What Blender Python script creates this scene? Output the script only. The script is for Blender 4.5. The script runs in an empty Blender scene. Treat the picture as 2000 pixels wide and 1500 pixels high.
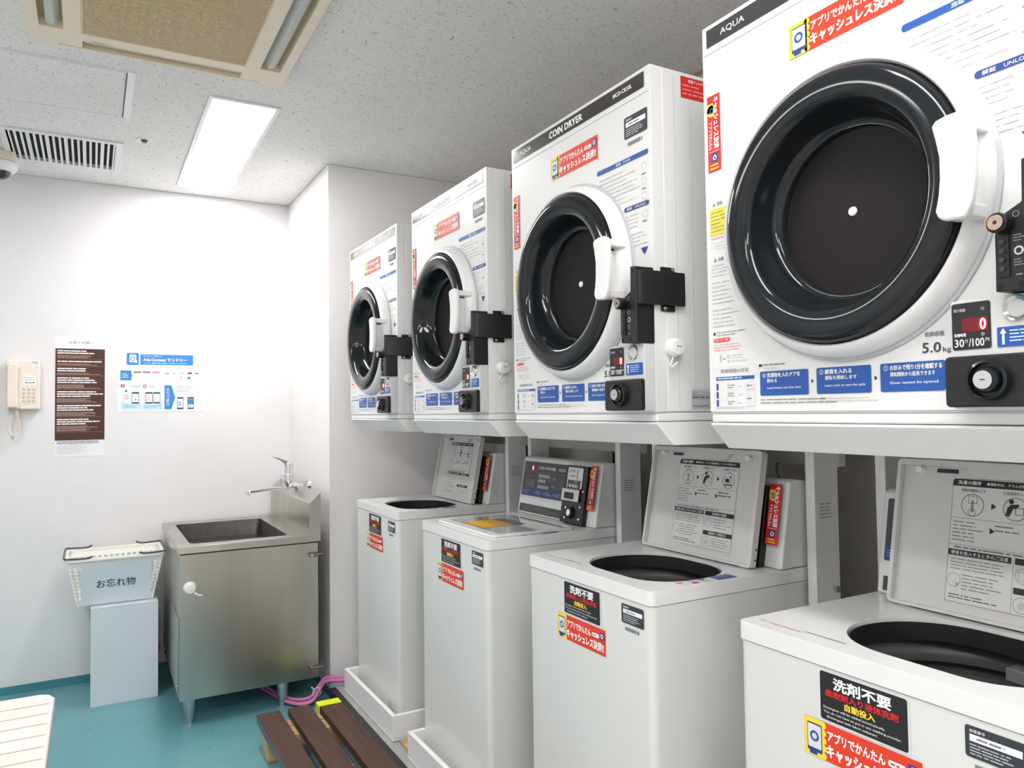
import bpy, math, random
from mathutils import Vector, Matrix
from mathutils.geometry import tessellate_polygon
random.seed(7)
C = bpy.context.scene.collection
SC = bpy.context.scene
PI = math.pi

# ------------------------------------------------------------------ camera
F_PX = 1472.6
yaw, pitch, roll = math.radians(29.1836), math.radians(2.0058), math.radians(-0.7569)
Fw = Vector((math.sin(yaw)*math.cos(pitch), math.cos(yaw)*math.cos(pitch), math.sin(pitch)))
Rt = Vector((math.cos(yaw), -math.sin(yaw), 0))
Up = Rt.cross(Fw)
R2 = Rt*math.cos(roll)+Up*math.sin(roll)
U2 = -Rt*math.sin(roll)+Up*math.cos(roll)
cam_d = bpy.data.cameras.new('camera')
cam_d.sensor_width = 36
cam_d.lens = 36*F_PX/2000
cam_d.clip_start = .05
cam = bpy.data.objects.new('camera', cam_d)
C.objects.link(cam)
M = Matrix((R2, U2, -Fw)).transposed().to_4x4()
M.translation = Vector((-1.026, 0, 1.3))
cam.matrix_world = M
SC.camera = cam
SC.view_settings.view_transform = 'Standard'
SC.view_settings.look = 'None'
SC.view_settings.gamma = 1
SC.view_settings.use_curve_mapping = False
SC.view_settings.exposure = 1.09

# ------------------------------------------------------------------ world
w = bpy.data.worlds.new('world')
SC.world = w  # the room is closed; the world is only a faint backup
w.use_nodes = True
w.node_tree.nodes['Background'].inputs[0].default_value = (.8, .85, .9, 1)
w.node_tree.nodes['Background'].inputs[1].default_value = .3
LIGHT_E = 11.0          # strength of the ceiling light diffusers

# ------------------------------------------------------------------ materials
def lin(c):
    return tuple(((v/255)/12.92 if v/255 <= .04045 else ((v/255+.055)/1.055)**2.4) for v in c)
def mat(name, rgb=None, rough=.5, metal=0., spec=.5, coat=0., emis=None, estr=0., col=None, alpha=1., trans=0.):
    m = bpy.data.materials.new(name)
    m.use_nodes = True
    b = m.node_tree.nodes['Principled BSDF']
    c = col if col else lin(rgb)
    b.inputs['Base Color'].default_value = (*c, 1)
    b.inputs['Roughness'].default_value = rough
    b.inputs['Metallic'].default_value = metal
    b.inputs['Specular IOR Level'].default_value = spec
    b.inputs['Coat Weight'].default_value = coat
    b.inputs['Coat Roughness'].default_value = .06
    b.inputs['Alpha'].default_value = alpha
    b.inputs['Transmission Weight'].default_value = trans
    if emis:
        b.inputs['Emission Color'].default_value = (*emis, 1)
        b.inputs['Emission Strength'].default_value = estr
    return m
def nd(m, t, **kw):
    n = m.node_tree.nodes.new(t)
    for k, v in kw.items():
        if k.startswith('i_'):
            n.inputs[k[2:].replace('_', ' ')].default_value = v
        else:
            setattr(n, k, v)
    return n
def lk(m, a, b): m.node_tree.links.new(a, b)
def ramp(m, src, stops):
    r = nd(m, 'ShaderNodeValToRGB')
    e = r.color_ramp.elements
    while len(e) < len(stops): e.new(.5)
    for q, (p, c) in zip(e, stops):
        q.position = p
        q.color = (*c, 1) if len(c) == 3 else c
    lk(m, src, r.inputs[0])
    return r
def coords(m, scale=(1, 1, 1)):
    t = nd(m, 'ShaderNodeTexCoord')
    mp = nd(m, 'ShaderNodeMapping')
    mp.inputs['Scale'].default_value = scale
    lk(m, t.outputs['Object'], mp.inputs[0])
    return mp.outputs[0]
def noise(m, vec, scale, detail=3, rough=.5, dist=0.):
    n = nd(m, 'ShaderNodeTexNoise')
    n.inputs['Scale'].default_value = scale
    n.inputs['Detail'].default_value = detail
    n.inputs['Roughness'].default_value = rough
    n.inputs['Distortion'].default_value = dist
    lk(m, vec, n.inputs['Vector'])
    return n
def bump(m, src, strength, dist=.002):
    b = nd(m, 'ShaderNodeBump')
    b.inputs['Strength'].default_value = strength
    b.inputs['Distance'].default_value = dist
    lk(m, src, b.inputs['Height'])
    lk(m, b.outputs[0], m.node_tree.nodes['Principled BSDF'].inputs['Normal'])
def bsdf(m): return m.node_tree.nodes['Principled BSDF']
def mixc(m, fac, a, b):
    x = nd(m, 'ShaderNodeMix', data_type='RGBA')
    lk(m, fac, x.inputs[0])
    for i, v in ((6, a), (7, b)):
        if isinstance(v, tuple): x.inputs[i].default_value = (*v, 1)
        else: lk(m, v, x.inputs[i])
    return x.outputs[2]

# walls: painted board with faint mottling and scuffs
def wall_mat(name, rgb):
    m = mat(name, rgb, .55, spec=.35)
    v = coords(m)
    n = noise(m, v, 2.2, 5, .6)
    r = ramp(m, n.outputs[0], [(.35, tuple(x*.965 for x in lin(rgb))), (.62, lin(rgb))])
    s = noise(m, v, 9, 8, .75)
    s2 = ramp(m, s.outputs[0], [(.70, (0, 0, 0)), (.76, (.25, .25, .25))])
    c = mixc(m, s2.outputs[0], r.outputs[0], tuple(x*.72 for x in lin(rgb)))
    lk(m, c, bsdf(m).inputs['Base Color'])
    f = noise(m, v, 260, 2)
    bump(m, f.outputs[0], .08, .001)
    return m
M_WALL = wall_mat('wall_paint', (233, 232, 234))
M_WALL2 = wall_mat('wall_paint_worn', (243, 240, 240))
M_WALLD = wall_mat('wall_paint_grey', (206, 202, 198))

m = M_CEIL = mat('ceiling_board', (240, 240, 239), .9, spec=.1)
v = coords(m)
n1 = noise(m, coords(m, (150, 75, 100)), 1.0, 2, .6, 1.4)
n2 = noise(m, coords(m, (62, 110, 100)), 1.0, 2, .6, 1.8)
a1 = ramp(m, n1.outputs[0], [(.65, (0, 0, 0)), (.69, (1, 1, 1))])
a2 = ramp(m, n2.outputs[0], [(.66, (0, 0, 0)), (.70, (1, 1, 1))])
mx = nd(m, 'ShaderNodeMath', operation='MAXIMUM')
lk(m, a1.outputs[0], mx.inputs[0]); lk(m, a2.outputs[0], mx.inputs[1])
big = noise(m, v, 1.3, 3)
bc = ramp(m, big.outputs[0], [(.3, lin((236, 234, 232))), (.7, lin((244, 242, 240)))])
lk(m, mixc(m, mx.outputs[0], bc.outputs[0], lin((134, 131, 126))), bsdf(m).inputs['Base Color'])
bump(m, mx.outputs[0], -.6, .002)

m = M_FLOOR = mat('teal_floor', (92, 140, 148), .28, spec=.4)
v = coords(m)
n = noise(m, v, 3.0, 6, .6)
r = ramp(m, n.outputs[0], [(.3, lin((98, 154, 162))), (.6, lin((106, 163, 171))), (.8, lin((120, 174, 180)))])
sp = nd(m, 'ShaderNodeTexVoronoi'); sp.inputs['Scale'].default_value = 26
lk(m, v, sp.inputs['Vector'])
sr = ramp(m, sp.outputs['Distance'], [(.07, (1, 1, 1)), (.12, (0, 0, 0))])
n3 = noise(m, v, 2.4, 3); nr = ramp(m, n3.outputs[0], [(.50, (0, 0, 0)), (.58, (1, 1, 1))])
mu = nd(m, 'ShaderNodeMath', operation='MULTIPLY')
lk(m, sr.outputs[0], mu.inputs[0]); lk(m, nr.outputs[0], mu.inputs[1])
lk(m, mixc(m, mu.outputs[0], r.outputs[0], lin((52, 66, 74))), bsdf(m).inputs['Base Color'])
rr = ramp(m, n.outputs[0], [(.3, (.30,)*3), (.7, (.36,)*3)])
lk(m, rr.outputs[0], bsdf(m).inputs['Roughness'])

M_FLOOR2 = mat('pale_bounce_floor', (214, 210, 204), .4, spec=.4)  # invented pale tone for the unseen floor, keeps bounced light neutral
m = M_STEEL = mat('brushed_steel', (176, 174, 168), .3, metal=1)
n = noise(m, coords(m, (8, 7.3, .53)), 1, 2, .5)
r = ramp(m, n.outputs[0], [(.2, lin((172, 170, 163))), (.8, lin((200, 198, 191)))])
lk(m, r.outputs[0], bsdf(m).inputs['Base Color'])
m = M_BASIN = mat('worn_steel', (120, 116, 112), .38, metal=1)
n = noise(m, coords(m), 22, 7, .75)
r = ramp(m, n.outputs[0], [(.4, lin((92, 89, 88))), (.8, lin((112, 109, 107)))])
lk(m, r.outputs[0], bsdf(m).inputs['Base Color'])
m = M_WOOD = mat('dark_slat_wood', (84, 60, 52), .62, spec=.3)
v = coords(m, (60, 2.5, 60))
n = noise(m, v, 1, 5, .65)
r = ramp(m, n.outputs[0], [(.3, lin((70, 50, 42))), (.7, lin((92, 68, 58)))])
s = noise(m, coords(m), 70, 3); s2 = ramp(m, s.outputs[0], [(.73, (0, 0, 0)), (.76, (1, 1, 1))])
lk(m, mixc(m, s2.outputs[0], r.outputs[0], lin((190, 165, 140))), bsdf(m).inputs['Base Color'])
m = M_PINE = mat('raw_pine', (196, 160, 122), .7, spec=.2)
n = noise(m, coords(m, (3, 45, 45)), 1, 5, .65)
r = ramp(m, n.outputs[0], [(.3, lin((176, 138, 100))), (.7, lin((212, 180, 142)))])
lk(m, r.outputs[0], bsdf(m).inputs['Base Color'])
m = M_MESH = mat('drum_screen', (46, 42, 42), .6, spec=.25)
vt = nd(m, 'ShaderNodeTexVoronoi'); vt.inputs['Scale'].default_value = 420
lk(m, coords(m), vt.inputs['Vector'])
r = ramp(m, vt.outputs['Distance'], [(.2, lin((22, 20, 21))), (.5, lin((34, 30, 31)))])
lk(m, r.outputs[0], bsdf(m).inputs['Base Color'])
m = M_BRIDGE = mat('platform_top', (168, 170, 170), .22, spec=.6, metal=.35)
n = noise(m, coords(m), 30, 5, .7)
r = ramp(m, n.outputs[0], [(.4, lin((176, 177, 177))), (.72, lin((190, 191, 191)))])
lk(m, r.outputs[0], bsdf(m).inputs['Base Color'])

M_APP = mat('appliance_white', (233, 234, 234), .28, spec=.5, coat=.25)
M_APPG = mat('appliance_body_grey', (222, 224, 222), .32, spec=.5, coat=.2)
M_PLAS = mat('plastic_white', (236, 237, 238), .3)
M_LIDM = mat('lid_plastic', (214, 214, 212), .4)
M_LGREY = mat('light_grey_paint', (232, 233, 233), .4)
M_PANELG = mat('control_grey', (208, 210, 211), .35)
M_BGLOSS = mat('gloss_black', col=(.010, .013, .016), rough=.10, spec=.35, coat=.12)
M_BLACK = mat('black_plastic', (26, 26, 28), .38)
M_BLKM = mat('black_steel', (18, 18, 19), .33)
M_DARK = mat('tub_dark', (92, 90, 92), .4)
M_DARK2 = mat('tub_black', (34, 33, 35), .45)
M_CHROME = mat('chrome', (225, 225, 228), .09, metal=1)
M_STEELP = mat('polished_steel', (200, 200, 202), .22, metal=1)
M_GOLD = mat('key_brass', (214, 190, 168), .25, metal=1)
M_RUST = mat('rusty_clip', (142, 120, 108), .4, metal=.8)
M_CREAM = mat('cream_plastic', (238, 226, 204), .45)
M_CREAM2 = mat('cream_grille', (222, 204, 166), .5)
M_CREAMD = mat('cream_recess', (196, 178, 142), .6)
M_FLAP = mat('flap_grey', (200, 202, 200), .5)
M_PHONE = mat('phone_ivory', (240, 228, 216), .4)
M_PHONEB = mat('phone_buttons', (205, 195, 188), .5)
M_IVORY = mat('basket_ivory', (246, 245, 240), .45, spec=.4)
M_PAPER = mat('paper_white', (240, 242, 246), .6, spec=.2)
M_PAPERB = mat('paper_blue_white', (222, 230, 240), .6, spec=.2)
M_BOARD = mat('stand_board', (214, 222, 230), .5, spec=.3)
M_WIRE = mat('handle_wire', (78, 76, 76), .4, metal=.3)
M_YELTAPE = mat('neon_tape', (236, 246, 20), .4)
M_PINK = mat('pink_hose', (240, 150, 208), .15, spec=.6, trans=.35)
M_BROWN = mat('poster_brown', (74, 38, 30), .5)
M_BLUE = mat('print_blue', (34, 86, 168), .4)
M_BLUEP = mat('poster_blue', (58, 138, 212), .5)
M_LBLUE = mat('poster_light_blue', (196, 226, 240), .5)
M_NAVY = mat('print_navy', (44, 70, 140), .4)
M_RED = mat('print_red', (214, 40, 36), .4)
M_ORANGE = mat('print_orange_red', (226, 62, 38), .4)
M_YEL = mat('print_yellow', (248, 220, 60), .4)
M_AMBER = mat('print_amber', (238, 172, 40), .3)
M_WHT = mat('print_white', (250, 250, 250), .45)
M_BLK = mat('print_black', (32, 32, 34), .45)
M_CHAR = mat('print_charcoal', (52, 58, 66), .4)
M_GRYT = mat('print_grey', (128, 130, 134), .5)
M_LGT = mat('print_pale_grey', (196, 198, 202), .5)
M_PALE = mat('print_very_pale', (222, 224, 228), .5)
M_PINKT = mat('print_pink', (236, 140, 140), .5)
M_LED = mat('led_red', (200, 20, 30), .4, emis=(1, .03, .04), estr=1.6)
M_LEDON = mat('led_digit', (255, 60, 60), .4, emis=(1, .12, .12), estr=5)
M_LEDOFF = mat('led_segment', (110, 16, 24), .3)
M_BAND = mat('header_grey', (62, 64, 68), .35)
M_LIDGL = mat('lid_gloss', (196, 198, 196), .06, spec=.7, coat=.6)
M_DIFF = mat('light_diffuser', (255, 255, 255), .5, emis=(1.0, .975, .945), estr=LIGHT_E)
M_GLOBE = mat('camera_globe', (38, 44, 50), .08, spec=.7)
M_TEALB = mat('teal_baseboard', (66, 136, 146), .45)
M_BLUEPT = mat('blue_grey_paint', (86, 104, 116), .6)
M_BENCH = mat('bench_white', (228, 223, 220), .4)
M_BENCHG = mat('bench_groove', (184, 178, 174), .6)
M_SHADOW = mat('gap_dark', (70, 70, 70), .8)

# ------------------------------------------------------------------ geometry builder
_txt = {}
def text_geo(s, bold=0.):
    k = (s, bold)
    if k not in _txt:
        cu = bpy.data.curves.new('t', 'FONT')
        cu.body = s
        cu.size = 1
        cu.resolution_u = 2
        cu.offset = bold
        o = bpy.data.objects.new('t', cu)
        C.objects.link(o)
        bpy.context.view_layer.update()
        me = bpy.data.meshes.new_from_object(o.evaluated_get(bpy.context.evaluated_depsgraph_get()))
        vs = [(v.co.x, v.co.y) for v in me.vertices]
        fs = [tuple(p.vertices) for p in me.polygons]
        bpy.data.objects.remove(o); bpy.data.curves.remove(cu); bpy.data.meshes.remove(me)
        if vs:
            x0 = min(v[0] for v in vs); x1 = max(v[0] for v in vs)
            y0 = min(v[1] for v in vs); y1 = max(v[1] for v in vs)
        else: x0 = y0 = 0; x1 = y1 = 1
        _txt[k] = (vs, fs, x0, y0, x1, y1)
    return _txt[k]

class G:
    def __init__(s): s.v = []; s.f = []; s.m = []; s.mats = []
    def mi(s, m):
        if m not in s.mats: s.mats.append(m)
        return s.mats.index(m)
    def add(s, vs, fs, m):
        o = len(s.v); i = s.mi(m)
        s.v += [tuple(x) for x in vs]
        s.f += [tuple(q+o for q in f) for f in fs]
        s.m += [i]*len(fs)
        return s
    def box(s, x0, x1, y0, y1, z0, z1, m):
        vs = [(x, y, z) for x in (x0, x1) for y in (y0, y1) for z in (z0, z1)]
        return s.add(vs, [(0, 1, 3, 2), (4, 6, 7, 5), (0, 4, 5, 1), (2, 3, 7, 6), (0, 2, 6, 4), (1, 5, 7, 3)], m)
    def prism(s, poly, ax, a, b, m, holes=()):
        """poly in the plane normal to axis ax ('x': (y,z), 'y': (x,z), 'z': (x,y)), from a to b"""
        def P(q, t): return {'x': (t, q[0], q[1]), 'y': (q[0], t, q[1]), 'z': (q[0], q[1], t)}[ax]
        loops = [list(poly)]+[list(h) for h in holes]
        flat = [q for l in loops for q in l]
        n = len(flat)
        vs = [P(q, a) for q in flat]+[P(q, b) for q in flat]
        if holes:
            tri = tessellate_polygon([[Vector((q[0], q[1], 0)) for q in l] for l in loops])
            fs = [tuple(t) for t in tri]+[tuple(i+n for i in reversed(t)) for t in tri]
        else:
            fs = [tuple(range(n)), tuple(range(2*n-1, n-1, -1))]
        o = 0
        for l in loops:
            k = len(l)
            for i in range(k):
                j = (i+1) % k
                fs.append((o+i, o+j, n+o+j, n+o+i))
            o += k
        return s.add(vs, fs, m)
    def lathe(s, prof, org, ax, m, n=48, closed=False):
        """prof list of (r, h) along axis vector ax from org"""
        ax = Vector(ax).normalized()
        e1 = ax.orthogonal().normalized(); e2 = ax.cross(e1)
        org = Vector(org)
        vs = []; fs = []
        for r, h in prof:
            for i in range(n):
                t = 2*PI*i/n
                vs.append(org+ax*h+(e1*math.cos(t)+e2*math.sin(t))*r)
        for k in range(len(prof)-1):
            for i in range(n):
                j = (i+1) % n
                fs.append((k*n+i, k*n+j, (k+1)*n+j, (k+1)*n+i))
        if closed:
            fs.append(tuple(range(n-1, -1, -1))); fs.append(tuple((len(prof)-1)*n+i for i in range(n)))
        return s.add(vs, fs, m)
    def cyl(s, p0, p1, r, m, n=20, r1=None):
        p0, p1 = Vector(p0), Vector(p1)
        L = (p1-p0).length
        return s.lathe([(r, 0), (r if r1 is None else r1, L)], p0, p1-p0, m, n, True)
    def sphere(s, c, r, m, sx=1, sy=1, sz=1, n=20, k=12):
        vs = []; fs = []
        for a in range(k+1):
            th = PI*a/k
            for i in range(n):
                t = 2*PI*i/n
                vs.append((c[0]+r*sx*math.sin(th)*math.cos(t), c[1]+r*sy*math.sin(th)*math.sin(t), c[2]+r*sz*math.cos(th)))
        for a in range(k):
            for i in range(n):
                j = (i+1) % n
                fs.append((a*n+i, a*n+j, (a+1)*n+j, (a+1)*n+i))
        return s.add(vs, fs, m)
    def tube(s, pts, r, m, n=10, cap=True, smooth=0):
        pts = [Vector(p) for p in pts]
        if smooth:
            q = []
            for i in range(len(pts)-1):
                p0 = pts[max(i-1, 0)]; p1 = pts[i]; p2 = pts[i+1]; p3 = pts[min(i+2, len(pts)-1)]
                for j in range(smooth):
                    t = j/smooth
                    q.append(.5*((2*p1)+(p2-p0)*t+(2*p0-5*p1+4*p2-p3)*t*t+(3*p1-p0-3*p2+p3)*t**3))
            q.append(pts[-1]); pts = q
        vs = []; fs = []
        prev = None
        for i, p in enumerate(pts):
            d = (pts[min(i+1, len(pts)-1)]-pts[max(i-1, 0)]).normalized()
            if prev is None: e1 = d.orthogonal().normalized()
            else:
                e1 = prev-d*prev.dot(d)
                e1 = e1.normalized() if e1.length > 1e-6 else d.orthogonal().normalized()
            prev = e1; e2 = d.cross(e1)
            for k in range(n):
                t = 2*PI*k/n
                vs.append(p+(e1*math.cos(t)+e2*math.sin(t))*r)
        for i in range(len(pts)-1):
            for k in range(n):
                j = (k+1) % n
                fs.append((i*n+k, i*n+j, (i+1)*n+j, (i+1)*n+k))
        if cap:
            fs.append(tuple(range(n-1, -1, -1))); fs.append(tuple((len(pts)-1)*n+k for k in range(n)))
        return s.add(vs, fs, m)
    def build(s, name, parent=None, bevel=0., seg=2, smooth=None, ang=40):
        me = bpy.data.meshes.new(name)
        me.from_pydata(s.v, [], s.f)
        for m in s.mats: me.materials.append(m)
        me.polygons.foreach_set('material_index', s.m)
        me.validate(); me.update()
        import bmesh
        bm = bmesh.new(); bm.from_mesh(me)
        if not getattr(s, 'flat', False): bmesh.ops.recalc_face_normals(bm, faces=bm.faces)
        bm.to_mesh(me); bm.free()
        o = bpy.data.objects.new(name, me)
        C.objects.link(o)
        if parent is not None: o.parent = parent
        if smooth is None: smooth = True
        if smooth and not getattr(s, 'flat', False):
            me.polygons.foreach_set('use_smooth', [True]*len(me.polygons))
            if bevel:
                b = o.modifiers.new('bevel', 'BEVEL')
                b.width = bevel; b.segments = seg; b.limit_method = 'ANGLE'
                b.angle_limit = math.radians(ang); b.harden_normals = True
                b.use_clamp_overlap = True
            else:
                me.set_sharp_from_angle(angle=math.radians(ang))
        return o

def rr(x0, x1, y0, y1, r, n=6):
    """rounded rectangle outline; r a number or 4 radii (x0y0, x1y0, x1y1, x0y1)"""
    R = (r,)*4 if not isinstance(r, (tuple, list)) else r
    out = []
    for (cx, cy, a, q) in ((x0+R[0], y0+R[0], PI, R[0]), (x1-R[1], y0+R[1], 1.5*PI, R[1]), (x1-R[2], y1-R[2], 0, R[2]), (x0+R[3], y1-R[3], .5*PI, R[3])):
        for i in range(n+1):
            t = a+PI/2*i/n
            out.append((cx+q*math.cos(t), cy+q*math.sin(t)))
    return out

class S:
    """printed sticker: flat layers on a plane, in metres (s to the right, t up)"""
    def __init__(s, org, right, up, step=.00035):
        s.g = G(); s.g.flat = True
        s.o = Vector(org); s.r = Vector(right).normalized(); s.u = Vector(up).normalized()
        s.n = s.r.cross(s.u).normalized(); s.k = step
    def P(s, a, b, l): return s.o+s.r*a+s.u*b+s.n*(s.k*l)
    def poly(s, pts, m, l=1):
        s.g.add([s.P(a, b, l) for a, b in pts], [tuple(range(len(pts)))], m); return s
    def rect(s, a0, a1, b0, b1, m, l=1): return s.poly([(a0, b0), (a1, b0), (a1, b1), (a0, b1)], m, l)
    def rrect(s, a0, a1, b0, b1, r, m, l=1): return s.poly(rr(a0, a1, b0, b1, r, 4), m, l)
    def disc(s, a, b, r, m, l=1, n=20): return s.poly([(a+r*math.cos(2*PI*i/n), b+r*math.sin(2*PI*i/n)) for i in range(n)], m, l)
    def ring(s, a, b, r, w, m, l=1, n=24):
        vs = []
        for i in range(n):
            t = 2*PI*i/n
            vs += [s.P(a+r*math.cos(t), b+r*math.sin(t), l), s.P(a+(r-w)*math.cos(t), b+(r-w)*math.sin(t), l)]
        s.g.add(vs, [(2*i, 2*((i+1) % n), 2*((i+1) % n)+1, 2*i+1) for i in range(n)], m); return s
    def frame(s, a0, a1, b0, b1, w, m, l=1):
        s.rect(a0, a1, b0, b0+w, m, l); s.rect(a0, a1, b1-w, b1, m, l)
        s.rect(a0, a0+w, b0+w, b1-w, m, l); return s.rect(a1-w, a1, b0+w, b1-w, m, l)
    def tri(s, a, b, r, m, l=1, d=0):
        q = {0: [(a-r*.6, b-r), (a+r*.8, b), (a-r*.6, b+r)], 1: [(a-r, b+r*.6), (a, b-r*.8), (a+r, b+r*.6)]}[d]
        return s.poly(q, m, l)
    def text(s, t, a0, a1, b0, b1, m, l=2, bold=.02, rot=0):
        """string fitted to the box; rot=1 reads downwards"""
        vs, fs, x0, y0, x1, y1 = text_geo(t, .004)
        k = bold*.75
        x0 -= k; x1 += k; y0 -= k; y1 += k
        for ci, (dx, dy) in enumerate([(0, 0)] if k == 0 else [(0, 0), (k, 0), (-k, 0), (0, k), (0, -k)] if k < .012 else [(0, 0), (k, k), (-k, k), (k, -k), (-k, -k)]):
            lc = l+ci*.18
            out = []
            for x, y in vs:
                p = (x+dx-x0)/(x1-x0); q = (y+dy-y0)/(y1-y0)
                if rot: out.append(s.P(a0+(a1-a0)*q, b1-(b1-b0)*p, lc))
                else: out.append(s.P(a0+(a1-a0)*p, b0+(b1-b0)*q, lc))
            s.g.add(out, fs, m)
        return s
    def bars(s, a0, a1, b0, b1, n, m, l=2, fill=.45, seed=1, gap=.12):
        """fine print too small to read: rows of word-length dashes"""
        rnd = random.Random(seed)
        h = (b1-b0)/n
        for i in range(n):
            y = b1-h*(i+.5)
            end = a0+(a1-a0)*rnd.uniform(.6, 1)
            x = a0
            while x < end-h*.3:
                wd = min(h*rnd.uniform(.8, 4.5), end-x)
                s.rect(x, x+wd, y-h*fill/2, y+h*fill/2, m, l)
                x += wd+h*rnd.uniform(gap*2, gap*5)
        return s
    def build(s, name, parent=None): return s.g.build(name, parent, smooth=False)

def tag(o, label, cat, group=None, kind=None):
    if label: o['label'] = label
    if cat: o['category'] = cat
    if group: o['group'] = group
    if kind: o['kind'] = kind
    return o
def struct(o, label=None):
    o['kind'] = 'structure'
    if label: o['label'] = label
    return o
def thing(name, loc, label, cat, group=None):
    o = bpy.data.objects.new(name, None)
    o.empty_display_size = .1
    C.objects.link(o); o.location = loc
    return tag(o, label, cat, group)
_kids = {}
def copy_tree(o, parent=None):
    c = o.copy(); C.objects.link(c)
    if parent is not None:
        c.parent = parent; c.matrix_parent_inverse = o.matrix_parent_inverse.copy()
    for ch in list(o.children): copy_tree(ch, c)
    return c

# ------------------------------------------------------------------ room shell
ZC = 2.468; XC = -.0615; YE = 3.469; YF = 4.282; XB = .82; XL = -2.7; YN = -2.0
T = .1
struct(G().box(XL-T, XB+T, 1.25, YF+T, -T, 0, M_FLOOR).build('floor'))
struct(G().box(XL-T, XB+T, YN-T, 1.25, -T, 0, M_FLOOR2).build('floor_near_bounce'))  # out of view; pale surface added to bounce neutral light
struct(G().box(XL-T, XB+T, YN-T, YF+T, ZC, ZC+T, M_CEIL).build('ceiling'))
struct(G().box(XL-T, XC, YF, YF+T, 0, ZC, M_WALL).build('wall_far'))
g = G(); g.prism([(XC, YE), (XB, YE), (XB, YF+T), (XC, YF+T)], 'z', 0, ZC, M_WALL2)
g2 = G()
struct(g.build('wall_corner'))
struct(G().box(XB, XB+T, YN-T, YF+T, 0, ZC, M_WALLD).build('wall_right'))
struct(G().box(XL-T, XL, YN, YF, 0, ZC, M_WALL).build('wall_left'))
struct(G().box(XL-T, XB, YN-T, YN, 0, ZC, M_WALL).build('wall_near'))
struct(G().box(XL, XC, YF-.004, YF, 0, .038, M_TEALB).build('baseboard_far'))
struct(G().box(XC-.004, XC, YE, YF-.004, 0, .038, M_TEALB).build('baseboard_right'))
# thin vertical joint trim in the far corner and ceiling edge trims
g = G(); g.box(XL, XC, YF-.003, YF, ZC-.003, ZC, M_LGT); struct(g.build('trim_1'))
g = G(); g.box(XC-.003, XC, YE, YF-.003, ZC-.003, ZC, M_LGT); struct(g.build('trim_2'))
g = G(); g.box(XC, XB, YE-.003, YE, ZC-.003, ZC, M_LGT); struct(g.build('trim_3'))
g = G(); g.box(XB-.03, XB, YN, YE-.006, ZC-.012, ZC, mat('trim_beige', (206, 190, 178), .6)); struct(g.build('trim_4'))

# ------------------------------------------------------------------ ceiling lights
def ceiling_light(x0, x1, y0, y1, label):
    t = thing('ceiling_light', ((x0+x1)/2, (y0+y1)/2, ZC), label, 'ceiling light', 'recessed ceiling lights')
    w, h = (x1-x0)/2, (y1-y0)/2
    g = G(); g.prism(rr(-w, w, -h, h, .004, 2), 'z', -.006, 0, M_PLAS, [rr(-w+.016, w-.016, -h+.016, h-.016, .004, 2)])
    g.build('frame', t, .0015)
    G().box(-w+.016, w-.016, -h+.016, h-.016, -.004, -.0005, M_DIFF).build('diffuser', t)
    return t
ceiling_light(-.655, -.397, 2.905, 4.15, 'bright rectangular ceiling light near the far wall')
ceiling_light(-.655, -.397, -.4, .85, 'rectangular ceiling light overhead, nearest the camera')
ceiling_light(-1.95, -1.69, 1.75, 3.0, 'added unseen ceiling light on the left side of the room')  # added out of view to light the dryer fronts from the left
ceiling_light(-1.35, -1.09, -1.75, -.5, 'added unseen ceiling light overhead, behind the camera')  # unseen extra fixture, added to raise the overall bounce light
ceiling_light(-1.95, -1.69, -.5, .75, 'added unseen ceiling light behind and left of the camera')  # guessed fixture out of view, added as fill from the left

# ------------------------------------------------------------------ air conditioner
AX0, AX1, AY0, AY1 = -1.195, -.452, 1.905, 2.655
ac = thing('air_conditioner', ((AX0+AX1)/2, (AY0+AY1)/2, ZC), 'cream ceiling cassette air conditioner with a square grille', 'air conditioner')
hx, hy = (AX1-AX0)/2, (AY1-AY0)/2
g = G()
g.prism(rr(-hx, hx, -hy, hy, .03), 'z', -.03, 0, M_CREAM,
        [rr(-.234, .234, -.262, .262, .006, 2), rr(-.232, .232, hy-.060, hy-.010, .004, 2), rr(-.232, .232, -hy+.010, -hy+.06, .004, 2),
         rr(-hx+.030, -hx+.092, -.262, .262, .004, 2), rr(hx-.092, hx-.028, -.262, .262, .004, 2)])
g.build('panel', ac, .005, 3)
g = G(); g.box(-hx+.01, hx-.01, -hy+.006, hy-.006, -.003, -.001, M_CREAMD); g.build('inner_plate', ac)
g = G(); g.box(-.231, .231, -.259, .259, -.02, -.018, M_CREAMD)
for i in range(62):
    y = -.255+i*.51/61
    g.box(-.231, .231, y-.0018, y+.0018, -.031, -.02, M_CREAM2)
for i in range(20):
    x = -.22+i*.44/19
    g.box(x-.0012, x+.0012, -.259, .259, -.0285, -.02, M_CREAM2)
g.box(-.234, .234, -.262, -.257, -.032, -.018, M_CREAM2); g.box(-.234, .234, .257, .262, -.032, -.018, M_CREAM2)
g.box(-.234, -.229, -.257, .257, -.032, -.018, M_CREAM2); g.box(.229, .234, -.257, .257, -.032, -.018, M_CREAM2)
g.build('intake_grille', ac)
for sx in (-1, 1):
    g = G()
    g.prism([(sx*(hx-.085), -.006), (sx*(hx-.068), -.030), (sx*(hx-.046), -.024), (sx*(hx-.062), -.004)], 'y', -.25, .25, M_FLAP)
    g.build('louver', ac, .003)
for sy in (-1, 1):
    g = G(); g.box(-.228, .228, sy*(hy-.036)-.020, sy*(hy-.036)+.018, -.018, -.012, M_CREAM2); g.build('louver', ac, .003)
s = S((-.234, hy-.068, -.0305), (1, 0, 0), (0, -1, 0)); s.rect(.01, .09, -.006, .004, M_PALE, 1); s.bars(.03, .075, -.004, .001, 1, M_GRYT, 2, seed=3)
s.build('rating_label', ac)

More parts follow.
